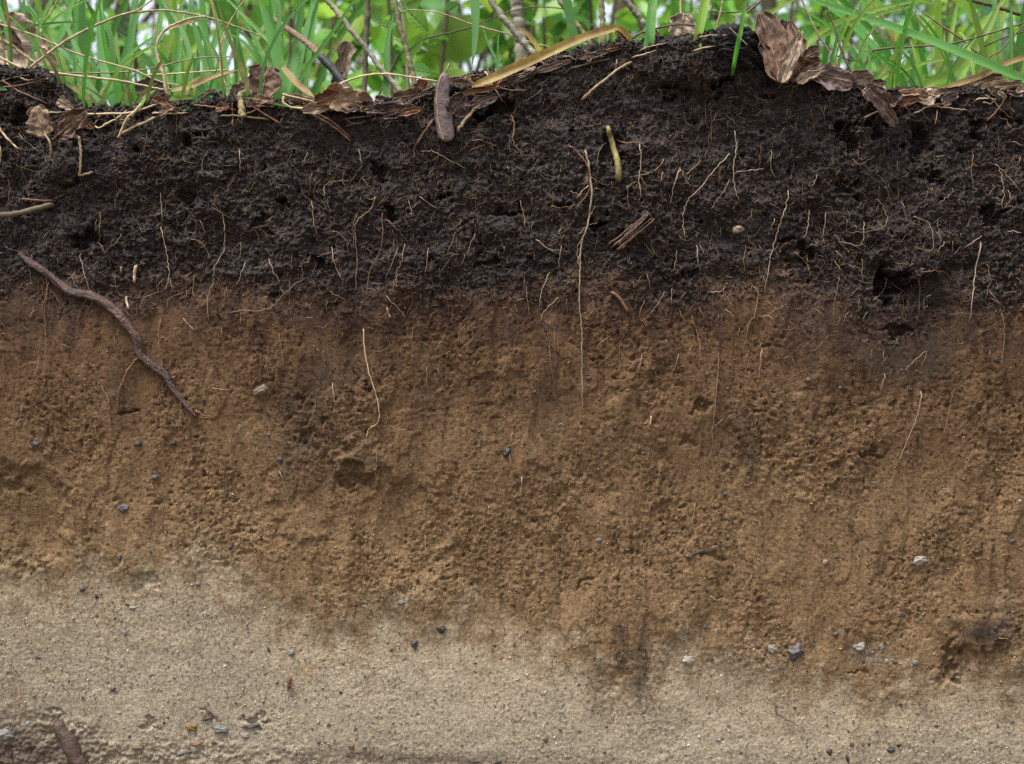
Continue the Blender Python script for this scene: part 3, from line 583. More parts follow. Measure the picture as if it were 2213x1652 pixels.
ROOTS = {  # frame: [(colour, relative thickness, points)]
4: [('p', 1, [(1505, 245), (1515, 410)]), ('p', 1, [(1008, 515), (1020, 620), (1027, 715)]), ('p', 1, [(1010, 735), (1040, 850), (1060, 960), (1065, 1060), (1045, 1130)]), ('p', .8, [(1065, 1060), (1100, 1130)]),
    ('t', .9, [(1330, 615), (1400, 650), (1450, 690)]), ('p', 1.1, [(1400, 655), (1415, 760), (1410, 890), (1350, 1000), (1345, 1085), (1305, 1180), (1312, 1330)]),
    ('t', 1.2, [(640, 640), (630, 760), (640, 850), (660, 910)]), ('t', .9, [(775, 780), (735, 840), (660, 905)]), ('p', 1, [(512, 905), (525, 1000), (570, 1140), (590, 1225)]),
    ('t', .9, [(215, 900), (190, 1000), (230, 1160)]), ('t', 1, [(290, 1000), (300, 1150), (285, 1280), (293, 1480), (290, 1650)]), ('t', .8, [(305, 1110), (360, 1190), (410, 1250)]),
    ('p', .8, [(1190, 810), (1285, 850), (1325, 950)]), ('p', .8, [(1255, 695), (1295, 775)]), ('t', 1, [(1525, 835), (1500, 930), (1430, 1000)]), ('t', .8, [(1520, 830), (1450, 900)]), ('p', .8, [(1540, 960), (1510, 1060), (1490, 1110)]),
    ('p', 1, [(1690, 935), (1730, 1030), (1765, 1100)]), ('p', .8, [(1955, 565), (1980, 750)]), ('p', 1, [(2085, 855), (2100, 960), (2160, 1090)]), ('t', .9, [(2085, 895), (1980, 935)]), ('t', 1, [(2090, 755), (2165, 810), (2190, 890)]),
    ('t', 1.6, [(1450, 1285), (1500, 1265), (1620, 1270), (1720, 1235), (1780, 1160), (1930, 1055)]), ('t', .9, [(1225, 1040), (1215, 1140), (1230, 1195)]), ('t', .9, [(1160, 1150), (1060, 1190), (1030, 1215)]),
    ('t', .8, [(1425, 1105), (1440, 1240)]), ('r', .8, [(1820, 1065), (1820, 1220), (1840, 1305)]), ('t', .9, [(1010, 1315), (1000, 1420), (1005, 1510)]), ('p', .9, [(1150, 1310), (1230, 1400)]), ('t', .7, [(1095, 1390), (1098, 1480)]),
    ('t', .8, [(1395, 1370), (1410, 1480)]), ('t', .9, [(1750, 1400), (1775, 1550), (1785, 1650)]), ('t', .8, [(1990, 1500), (2035, 1560), (2045, 1640)]), ('p', .7, [(2070, 1140), (2160, 1195)]), ('p', .7, [(2050, 1200), (2052, 1270)]),
    ('t', 1, [(885, 1225), (920, 1180), (1000, 1150)]), ('t', .9, [(725, 1040), (740, 1140), (780, 1180)]), ('r', 1.1, [(60, 440), (68, 500), (45, 640)]), ('t', 1, [(30, 860), (110, 890), (190, 920)]), ('p', .8, [(118, 145), (180, 215), (250, 260)]),
    ('p', 1.1, [(2040, 480), (2045, 580)]), ('t', .9, [(2040, 480), (2100, 455), (2200, 450)]), ('t', 1, [(1960, 400), (1945, 500)]), ('r', 1, [(1490, 425), (1445, 480), (1425, 560)]), ('p', .9, [(1935, 265), (1905, 355)])],
5: [('g', 1.7, [(1000, 15), (1030, 100), (1022, 210), (1105, 305)]),
    ('r', 3.2, [(1370, 230), (1430, 280), (1490, 370), (1500, 490), (1460, 570), (1415, 630)]), ('r', 1.3, [(1500, 420), (1580, 480)]), ('r', 1.3, [(1530, 490), (1600, 530)]), ('r', 1.4, [(1370, 515), (1450, 550)]), ('g', 1.1, [(1250, 610), (1340, 622), (1430, 600)]),
    ('p', 1, [(1440, 780), (1480, 740), (1570, 705)]), ('g', 1, [(1460, 800), (1420, 880), (1440, 980)]), ('g', 1.2, [(1660, 195), (1740, 215), (1810, 210), (1870, 255)]), ('t', 1.2, [(1605, 200), (1560, 270), (1545, 410)]),
    ('p', 1.2, [(1815, 215), (1820, 330), (1810, 460), (1820, 555)]), ('g', 1.1, [(1965, 310), (1910, 390), (1830, 410), (1740, 430)]), ('t', 1, [(1815, 420), (1870, 500)]), ('t', 1, [(1740, 475), (1740, 560), (1750, 630)]), ('p', 1.3, [(2070, 370), (2030, 470), (2005, 610)]),
    ('g', 1, [(1960, 390), (1940, 480)]), ('g', 1.1, [(2075, 380), (2120, 470), (2180, 490)]), ('g', .9, [(1800, 450), (1730, 500)]), ('p', 1.2, [(440, 265), (510, 265), (620, 320), (730, 375)]), ('r', 1.6, [(755, 195), (830, 200), (935, 245)]), ('t', 1, [(740, 270), (850, 215)]),
    ('r', 1.6, [(525, 60), (440, 170), (400, 250), (400, 315)]), ('p', .9, [(50, 250), (70, 340), (60, 385)]), ('t', 1, [(70, 430), (130, 505)]), ('t', .9, [(80, 420), (50, 470)]),
    ('t', 1.3, [(155, 545), (125, 630), (40, 700), (30, 800), (40, 900), (35, 1140)]), ('t', 1, [(45, 650), (15, 750), (30, 880)]), ('t', 1.2, [(200, 630), (195, 860), (120, 1020), (100, 1190)]), ('r', 1.7, [(215, 690), (290, 750), (345, 810)]), ('p', .9, [(425, 545), (550, 630)]),
    ('p', .8, [(360, 560), (390, 680)]), ('p', .9, [(300, 860), (215, 1080)]), ('p', .8, [(335, 840), (325, 950), (290, 1030), (292, 1120)]), ('p', 1, [(490, 865), (465, 1040)]), ('t', 1, [(785, 775), (740, 880), (690, 990)]), ('t', 1.1, [(1065, 570), (1090, 680), (1100, 760)]),
    ('t', .9, [(665, 760), (600, 920)]), ('p', 1, [(1155, 815), (1295, 915)]), ('p', .9, [(1325, 850), (1303, 1010)]), ('p', 1, [(1255, 1020), (1200, 1140), (1190, 1220)]), ('p', .9, [(1310, 1180), (1225, 1260), (1185, 1340)]), ('t', .8, [(1100, 1100), (1125, 1330)]), ('t', .7, [(1355, 1180), (1358, 1310)]),
    ('t', .7, [(1525, 1180), (1525, 1330)]), ('g', .9, [(1840, 840), (1900, 925)]), ('p', .8, [(1860, 1030), (1880, 1130)]), ('p', 1, [(1975, 1145), (1920, 1230), (1855, 1310)]), ('p', .9, [(2020, 1120), (2010, 1250)]), ('t', .8, [(1845, 1195), (1800, 1315)]), ('t', .9, [(2140, 1290), (2190, 1450), (2203, 1530)]),
    ('t', .8, [(2055, 1255), (2105, 1360)]), ('p', .9, [(220, 1170), (300, 1250), (350, 1310)]), ('r', .8, [(1280, 1400), (1285, 1650)]), ('t', 1, [(2060, 1530), (2025, 1650)]), ('t', 1, [(1830, 1540), (1810, 1650)]), ('t', .7, [(1885, 1490), (1870, 1570)]), ('t', .7, [(1245, 1480), (1250, 1610)]), ('g', .9, [(525, 1560), (590, 1535)]),
    ('p', .9, [(2170, 850), (2185, 990)]), ('p', .8, [(2050, 885), (2025, 1010)])],
6: [('r', 1.2, [(230, 0), (235, 100), (215, 260)]), ('t', 1, [(270, 20), (240, 110), (240, 225)]), ('p', 1.1, [(385, 130), (395, 250), (375, 350), (380, 470), (405, 575)]), ('t', .9, [(545, 220), (540, 370)]), ('p', 1.1, [(615, 260), (610, 370), (640, 435)]), ('p', 1, [(575, 375), (450, 390), (380, 400)]),
    ('p', 1.2, [(355, 275), (260, 380), (190, 470), (100, 560), (65, 640), (60, 720), (75, 825)]), ('t', .9, [(355, 440), (300, 540), (225, 630)]), ('p', 1.1, [(720, 510), (705, 610), (660, 740), (610, 920), (570, 1160)]), ('t', .9, [(605, 590), (685, 640)]), ('r', 1.3, [(735, 505), (800, 555)]), ('p', 1, [(850, 630), (840, 740), (815, 820)]), ('p', .9, [(960, 640), (935, 810)]),
    ('p', 1.1, [(905, 410), (865, 500)]), ('t', 1, [(1120, 310), (1170, 350), (1275, 285)]), ('t', 1, [(1330, 480), (1360, 590)]), ('t', 1.1, [(1270, 560), (1320, 630), (1335, 720), (1250, 765), (1100, 770)]), ('p', .9, [(1195, 700), (1190, 820), (1150, 860), (1060, 830)]), ('t', .8, [(1085, 680), (1085, 800)]), ('g', 1, [(1010, 785), (1060, 850), (1105, 910)]), ('g', 1.1, [(1015, 885), (1075, 950)]),
    ('g', 1, [(1000, 945), (1060, 1025)]), ('t', 1.1, [(1090, 975), (1175, 1010), (1190, 1080), (1240, 1095)]), ('t', .9, [(1180, 930), (1185, 1020)]), ('g', 1.1, [(755, 890), (820, 960), (855, 1020)]), ('p', .7, [(835, 900), (845, 1000)]), ('p', .8, [(1435, 580), (1455, 680)]), ('r', 1.2, [(1615, 490), (1670, 580)]), ('p', .9, [(1745, 535), (1660, 590)]), ('t', 1.1, [(1880, 275), (1870, 400), (1880, 490), (1910, 505)]),
    ('p', 1, [(2020, 345), (2060, 430), (2065, 530), (2055, 630)]), ('t', 1.2, [(2050, 370), (2130, 460), (2200, 550)]), ('p', .8, [(2100, 500), (2110, 570), (2065, 630)]), ('t', 1.2, [(1500, 675), (1600, 720), (1630, 830), (1605, 890), (1500, 860)]), ('p', .9, [(1700, 830), (1650, 915)]), ('p', .8, [(1755, 825), (1745, 900)]), ('p', .8, [(1805, 860), (1755, 915)]), ('p', 1, [(1940, 790), (1830, 870)]),
    ('p', 1.9, [(1930, 830), (1900, 990), (1875, 1150), (1855, 1340)]), ('p', 1.4, [(1350, 1055), (1310, 1140), (1250, 1205)]), ('t', .9, [(1410, 1080), (1415, 1210)]), ('r', .9, [(1540, 1050), (1540, 1250), (1520, 1380)]), ('t', 1, [(1545, 1025), (1680, 1020), (1750, 1075)]), ('t', .9, [(1965, 970), (1985, 1080), (1950, 1200)]), ('t', .9, [(1985, 1140), (2050, 1240)]), ('t', 1.2, [(2060, 1280), (2075, 1420), (2055, 1640)]),
    ('p', 1, [(235, 1145), (290, 1145), (325, 1115)]), ('t', 1, [(500, 1110), (530, 1160), (510, 1290), (470, 1360), (445, 1500)]), ('g', 1, [(330, 1260), (395, 1310)]), ('d', 1.6, [(305, 1280), (290, 1450), (280, 1640)]), ('t', .9, [(115, 1320), (160, 1460), (180, 1600)]), ('r', 1.1, [(160, 1245), (225, 1370)]), ('t', 1, [(1040, 1040), (1015, 1200), (1000, 1330)]), ('t', 1, [(1585, 1520), (1500, 1590), (1445, 1640)]),
    ('t', 1.2, [(1640, 300), (1710, 295)]), ('p', 1.2, [(2095, 768), (2190, 778)]), ('g', 1.1, [(1545, 0), (1620, 95)]), ('p', 1.8, [(1655, 0), (1640, 105)]), ('g', 1.1, [(2040, 40), (2130, 130)]), ('t', .9, [(2145, 120), (2090, 160)]), ('t', 1.2, [(2120, 205), (2203, 230)]), ('t', .9, [(555, 1500), (540, 1640)]), ('p', .9, [(0, 470), (45, 360)]), ('t', .9, [(175, 320), (80, 420)]), ('p', .7, [(140, 845), (158, 985)]),
    ('t', .8, [(455, 850), (440, 940), (450, 1040)]), ('p', .8, [(635, 685), (610, 755)])],
7: [('p', .9, [(140, 345), (130, 430), (88, 495)]), ('t', 1, [(640, 220), (685, 310), (690, 430), (715, 490)]), ('t', .9, [(1640, 20), (1640, 130), (1590, 210), (1560, 275)]), ('p', .9, [(1755, 760), (1800, 870), (1815, 960)]), ('d', .9, [(1420, 700), (1415, 960), (1390, 1230)]), ('t', .8, [(1455, 550), (1440, 620)]),
    ('t', .9, [(840, 930), (880, 1010)]), ('p', 1, [(1330, 235), (1445, 248)]), ('p', .8, [(2090, 200), (2110, 360)]), ('t', .8, [(600, 470), (620, 570)]), ('t', .8, [(2045, 430), (2030, 530)])],
8: [('t', .8, [(475, 100), (490, 290)]), ('t', .9, [(545, 110), (580, 215), (525, 275)]), ('p', .9, [(1015, 510), (998, 600)]), ('p', .9, [(1062, 555), (1000, 603)]), ('t', .9, [(995, 640), (1020, 770)]), ('p', 1.1, [(1075, 795), (1065, 920)]), ('p', 1, [(465, 1155), (478, 1275)]), ('t', .8, [(1430, 450), (1465, 560), (1460, 670)]),
    ('t', .9, [(1945, 705), (1915, 880)]), ('t', .8, [(1880, 950), (1860, 1100)]), ('t', .9, [(1265, 1225), (1285, 1340)]), ('r', .9, [(1250, 0), (1270, 200), (1295, 360)]), ('t', .7, [(165, 640), (155, 800)]), ('d', .9, [(1340, 1150), (1345, 1400)]), ('t', .8, [(2160, 960), (2140, 1120)])],
9: [('t', 1.2, [(285, 0), (265, 300), (245, 480), (245, 600), (210, 720)]), ('g', .9, [(315, 430), (250, 485)]), ('t', .9, [(240, 245), (175, 300), (150, 360)]), ('t', .9, [(555, 0), (530, 190), (515, 225)]), ('t', .8, [(525, 430), (495, 520)]), ('t', .8, [(755, 350), (710, 470)]), ('p', .9, [(1325, 145), (1300, 265)]),
    ('p', 1.1, [(1555, 255), (1525, 420), (1470, 560), (1410, 700)]), ('t', .9, [(1750, 260), (1720, 420), (1695, 530)]), ('t', .8, [(1140, 420), (1130, 600)]), ('t', .7, [(285, 750), (280, 890)]), ('t', .9, [(140, 960), (110, 1120)]), ('g', 1.2, [(1155, 1290), (1165, 1370)]), ('t', .8, [(1180, 1200), (1160, 1290)]), ('p', .9, [(490, 1410), (450, 1470), (435, 1520)]),
    ('t', .8, [(380, 1340), (400, 1470)]), ('t', .8, [(1645, 1150), (1640, 1250)]), ('p', .9, [(230, 1540), (270, 1565), (315, 1555)]), ('t', .7, [(510, 1270), (490, 1360)])],
12: [('d', 1.5, [(640, 840), (655, 905), (730, 950), (830, 1010)]), ('g', 1, [(2050, 430), (2110, 440), (2170, 470)]), ('d', 1.0, [(1600, 850), (1520, 845), (1440, 850)])],
}
CN = {'p': ('pale cream', 'root_pale'), 't': ('tan', 'root_tan'), 'r': ('reddish brown', 'root_red'), 'd': ('dark', 'root_dark'), 'g': ('golden', 'root_gold')}
def root_label(c, w, P):
    (x0, y0), (x1, y1) = P[0], P[-1]
    q = layer_pos(np.array([(x0 + x1) / 2]), np.array([(y0 + y1) / 2]), False)
    lay = 'black topsoil' if q[0][0] < 20 else ('brown subsoil' if q[1][0] < 0 else 'pale sand')
    dx, dy = abs(x1 - x0), abs(y1 - y0); ln = math.hypot(dx, dy)
    way = 'hanging straight down' if dy > 3.2 * dx else ('lying nearly level' if dx > 2.2 * dy else ('slanting down rightwards' if (x1 - x0) * (y1 - y0) > 0 else 'slanting down leftwards'))
    size = 'long' if ln > 95 else ('medium' if ln > 50 else 'short')
    thick = 'thick ' if w >= 1.5 else ''
    return f'{size} {thick}{CN[c][0]} root thread {way} on the {lay}', lay
nroot = 0
for f, L_ in ROOTS.items():
    for c, w, pts in L_:
        P = frl(f, pts); lb, lay = root_label(c, w, P)
        r = .00040 * w
        v, fc = face_tube(P, r, r * .55, lift=.0003 + .0008 * random.random(), seed=nroot, jit=1.1, sides=5)
        tag(mk('root_thread', v, fc, M[CN[c][1]]), lb, 'root', f'{CN[c][0]} root threads on the {lay}')
        nroot += 1
# the longest pale root, running out of the black soil far down into the brown
P = frl(5, [(1472, 260), (1500, 400), (1510, 560), (1490, 720), (1450, 850), (1440, 1000), (1435, 1200), (1450, 1400), (1452, 1650)]) + frl(8, [(1455, 360)])
t = thing('long_root', 'longest whitish root hanging from black soil deep into brown soil', 'root')
v, fc = face_tube(P, .0010, .0004, .0022, 6, 9, .7, 900); mk('stem', v, fc, M['root_pale'], t)
for k, pp in enumerate([[(1500, 420), (1515, 500), (1520, 570)], [(1495, 480), (1450, 520), (1425, 560)], [(1490, 700), (1520, 640), (1535, 610)], [(1445, 900), (1425, 960), (1440, 1000)]]):
    v, fc = face_tube(frl(5, pp), .0006, .0003, .0015, 5, 6, .6, 910 + k); mk('side_root', v, fc, M['root_pale'], t)
P = frl(5, [(80, 1380), (95, 1550)]) + frl(8, [(90, 0), (120, 150), (170, 310), (178, 440), (120, 490), (100, 545)])
v, fc = face_tube(P, .0007, .0004, .0015, 5, 8, .7, 920)
tag(mk('hooked_root', v, fc, M['root_pale']), 'long cream root hooked back at its tip in the brown subsoil', 'root')
# the thick woody root
t = thing('woody_root', 'thick reddish brown woody root snaking down from black into brown soil', 'root')
P = frl(4, [(120, 900), (190, 960), (265, 1005), (330, 1055), (400, 1120), (450, 1150), (540, 1165), (610, 1190), (700, 1245), (770, 1310), (830, 1385), (870, 1450), (885, 1530), (940, 1590), (1000, 1640)]) + \
    frl(7, [(1040, 150), (1080, 220), (1140, 300), (1190, 370), (1235, 415)])
C2 = spline(P, 170); n = len(C2)
g = np.random.default_rng(5)
R = np.interp(np.linspace(0, 1, n), [0, .05, .25, .5, .72, .9, 1], [.0022, .0036, .0050, .0053, .0044, .0031, .0016]) * .86
C = on_face(C2); y = C[:, 1].copy()
for _ in range(40): y[1:-1] = (y[:-2] + y[1:-1] + y[2:]) / 3
C[:, 1] = y - R * .55 - .0006; C[0, 1] += .01; C[-1, 1] += .004
v, fc = tube(C, R, 18, -.30, 3); mk('stem', v, fc, M['bark_root'], t)
for k, (f, pp, w) in enumerate([(7, [(885, 40), (830, 95), (800, 140), (770, 210), (740, 280)], 3.2), (7, [(770, 215), (745, 300), (735, 420)], 1.6), (7, [(740, 270), (700, 290), (660, 300)], 1.4), (7, [(1225, 375), (1290, 405), (1360, 415)], 1.8),
                                (7, [(1140, 310), (1150, 390), (1180, 470), (1195, 560), (1220, 690)], 1.7), (7, [(1140, 370), (1125, 470), (1140, 670), (1160, 760)], 1.0), (4, [(850, 1400), (905, 1430), (910, 1480)], 1.2), (4, [(760, 1355), (800, 1350), (850, 1375)], 1.2),
                                (4, [(560, 1175), (520, 1260), (500, 1330)], 1.2), (4, [(600, 1190), (560, 1260), (530, 1310)], 1.0), (4, [(720, 1260), (700, 1330), (712, 1400)], .9), (4, [(310, 1080), (300, 1160), (250, 1300)], 1.2), (7, [(1030, 185), (1080, 170), (1110, 160), (1112, 60)], .9), (7, [(690, 300), (690, 380), (705, 480)], .9)]):
    v, fc = face_tube(frl(f, pp), .0005 * w, .00025 * w, .0012, 6, 6, .9, 930 + k, .06); mk('side_root', v, fc, M['root_red'], t)
# bark-covered piece at the foot
t = thing('root_stump', 'short fat reddish root end lying in the gravelly bottom corner', 'root')
C2 = spline(frl(10, [(350, 955), (380, 1010), (425, 1075), (470, 1150), (510, 1230), (545, 1300)]), 60); n = len(C2)
C = on_face(C2); C[:, 1] = np.linspace(C[:12, 1].mean(), C[-24:, 1].min(), n) + .001; R = np.interp(np.linspace(0, 1, n), [0, .12, .5, 1], [.003, .0052, .0066, .0058]) * 1.35
v, fc = tube(C, R, 20, -.09, 6); mk('bark', v, fc, M['bark_red'], t)
v, fc = tube(C[[0, 1]] + np.array([0, -.0022, .001]), [.0022, .0028], 10, .08, 7); mk('broken_end', v, fc, M['wood'], t)

# ------------------------------------------------------------------ sticks, stubs, needles on the face
def stick(name, label, cat, f, pts, wpx, mat, group=None, lift=.001, sides=7, taper=.85, lump=.05, seed=0):
    c = FR[f][2]; r = wpx * c * S / 2
    v, fc = face_tube(frl(f, pts), r, r * taper, lift, sides, 7, .5, seed, lump)
    return tag(mk(name, v, fc, M[mat]), label, cat, group)
stick('bent_straw', 'tan straw bent at a right angle on black soil', 'straw', 4, [(503, 130), (514, 200), (520, 290), (514, 380), (512, 418), (545, 412), (590, 398)], 16, 'straw', lift=.003)
stick('stick', 'light brown stick slanting up under the turf edge', 'stick', 4, [(765, 160), (880, 105), (990, 55)], 17, 'stalk', lift=.003)
stick('stick', 'pale stick poking from black soil below the tan leaf', 'stick', 4, [(0, 120), (60, 190), (120, 250)], 14, 'straw', lift=.002)
stick('stick', 'stubby curved tan stick at the far edge of the black soil', 'stick', 4, [(-6, 215), (15, 270), (5, 345)], 20, 'stalk', lift=.002)
stick('root_stub', 'short pale stub above the woody root', 'root', 4, [(860, 985), (855, 1030), (850, 1085)], 20, 'root_pale', lift=.002)
stick('root_stub', 'tiny brown stub beside the short pale stub', 'root', 4, [(765, 990), (768, 1035)], 15, 'root_tan')
stick('root_stub', 'small pale stub below the woody root bend', 'root', 4, [(795, 1180), (805, 1215), (812, 1255)], 16, 'root_pale')
stick('twig', 'thin reddish twig lying level in the black soil', 'twig', 4, [(140, 565), (240, 575), (350, 578)], 15, 'root_red', lift=.002)
stick('twig', 'thick soil-stained twig jutting level from the black soil', 'twig', 4, [(-20, 678), (60, 668), (130, 660), (220, 635), (340, 605)], 36, 'brownbark', lift=.005, lump=.1)
stick('stub', 'broken olive stem stub sticking out of the black soil', 'stub', 5, [(1612, 118), (1625, 170), (1645, 240), (1668, 330), (1682, 445)], 27, 'stub', lift=.005, sides=10, taper=1.55, lump=.05)
stick('root_stub', 'short white stub in the brown subsoil', 'root', 8, [(1886, 415), (1882, 470)], 10, 'root_pale', taper=.9)
stick('root_stub', 'pale forked stub where black soil turns brown', 'root', 5, [(228, 1245), (240, 1280), (250, 1312)], 14, 'root_tan')
stick('stub', 'small rust-coloured stub in the pale sand', 'stub', 10, [(1829, 680), (1826, 745)], 22, 'root_red')
stick('twig', 'reddish twig at the base of black soil', 'twig', 5, [(1640, 1150), (1690, 1190), (1740, 1275)], 22, 'root_red', lift=.001)
stick('charred_sliver', 'curved blue-black sliver lying on the brown subsoil', 'sliver', 9, [(90, 1302), (130, 1272), (190, 1252), (250, 1236), (315, 1214)], 13, 'char', taper=.4, lift=.002)
stick('charred_sliver', 'tiny dark sliver above the curved blue-black sliver', 'sliver', 9, [(365, 1045), (345, 1080), (325, 1120)], 9, 'char', taper=.4, lift=.002)
for k, (f, pp, w, lb) in enumerate([(1, [(1225, 668), (1360, 685), (1495, 702)], 11, 'reddish needle lying level beside the olive stem stub'), (1, [(1560, 650), (1680, 730), (1770, 785)], 13, 'reddish needle slanting below the upright brown leaf'),
                                    (1, [(1855, 675), (2050, 770), (2140, 830), (2215, 895)], 13, 'long reddish needle slanting below the curled litter leaf'), (1, [(1870, 672), (2060, 752), (2150, 815), (2210, 870)], 9, 'thinner needle beside the long slanting needle'),
                                    (1, [(20, 510), (130, 580), (305, 662)], 10, 'reddish needle above the tan leaf on black soil')]):
    stick('pine_needle', lb, 'needle', f, pp, w, 'root_red', 'dry needles on the soil lip', lift=.003, seed=k)
stick('fallen_stalk', 'green grass stem lying level under the olive stub', 'grass', 1, [(1395, 738), (1530, 742), (1700, 762)], 12, 'olive', lift=.004)
stick('stick', 'straight brown stick slanting on the black mound', 'stick', 2, [(1735, 635), (1840, 545), (1960, 450), (2045, 398)], 19, 'stalk', lift=.004, taper=.7)
stick('twig', 'forked brown twig standing off the black mound', 'twig', 2, [(1945, 450), (1952, 415), (1955, 385)], 12, 'root_tan', lift=.003)
stick('stick', 'tan stick slanting right of the rolled leaf', 'stick', 2, [(955, 835), (1010, 760), (1070, 690), (1110, 655)], 22, 'stalk', lift=.005, taper=.75)
stick('twig', 'thin brown twig slanting left of the rolled leaf', 'twig', 2, [(805, 755), (740, 850), (690, 925)], 11, 'root_red', lift=.003)
# wood splinter: a bundle of torn slivers
t = thing('wood_splinter', 'torn greyish wood splinter lodged in the black soil', 'splinter')
for k in range(6):
    o = (k - 2.5) * 11
    pp = [(1650 + o * .5 + random.uniform(-30, 40), 868 + o * .6), (1760 + o * .7, 778 + o * .75), (1880 + o * .6 + random.uniform(-40, 15), 672 + o * .8)]
    v, fc = face_tube(frl(5, pp), .0013, .0006, .002 + .001 * (k % 3), 5, 6, .8, 50 + k, .15); mk('sliver', v, fc, M['wood'], t)

# ------------------------------------------------------------------ pebbles
def ico(sub):
    p = (1 + 5 ** .5) / 2
    v = [(-1, p, 0), (1, p, 0), (-1, -p, 0), (1, -p, 0), (0, -1, p), (0, 1, p), (0, -1, -p), (0, 1, -p), (p, 0, -1), (p, 0, 1), (-p, 0, -1), (-p, 0, 1)]
    f = [(0, 11, 5), (0, 5, 1), (0, 1, 7), (0, 7, 10), (0, 10, 11), (1, 5, 9), (5, 11, 4), (11, 10, 2), (10, 7, 6), (7, 1, 8), (3, 9, 4), (3, 4, 2), (3, 2, 6), (3, 6, 8), (3, 8, 9), (4, 9, 5), (2, 4, 11), (6, 2, 10), (8, 6, 7), (9, 8, 1)]
    v = [np.array(a) / np.linalg.norm(a) for a in v]
    for _ in range(sub):
        c, nf = {}, []
        def m(a, b):
            k = (min(a, b), max(a, b))
            if k not in c: w = v[a] + v[b]; v.append(w / np.linalg.norm(w)); c[k] = len(v) - 1
            return c[k]
        for a, b, d_ in f:
            x, y, z = m(a, b), m(b, d_), m(d_, a); nf += [(a, x, z), (b, y, x), (d_, z, y), (x, y, z)]
        f = nf
    return np.array(v), np.array(f)
ICO2, ICO3 = ico(2), ico(3)
STONE = {'k': ('black', (.042, .036, .033), (.018, .016, .015)), 'd': ('dark grey', (.082, .073, .066), (.042, .037, .033)), 'b': ('blue-grey', (.175, .172, .168), (.09, .088, .086)), 'w': ('whitish', (.30, .275, .235), (.15, .13, .105)),
         'g': ('pale grey', (.25, .24, .215), (.145, .13, .11)), 'u': ('purple-grey', (.112, .094, .096), (.058, .048, .05)), 'o': ('ochre', (.27, .17, .055), (.15, .09, .03)), 'r': ('rusty', (.19, .095, .05), (.10, .05, .03)), 's': ('sandy', (.25, .19, .125), (.15, .11, .07)), 'n': ('dark brown', (.075, .048, .036), (.035, .024, .02))}
for k, (nm, a, b) in STONE.items(): M['stone_' + k] = plain('stone_' + nm, a, b, 260, .55 if k in 'kdbu' else .7, .4, bumpd=.0006, bscale=500)
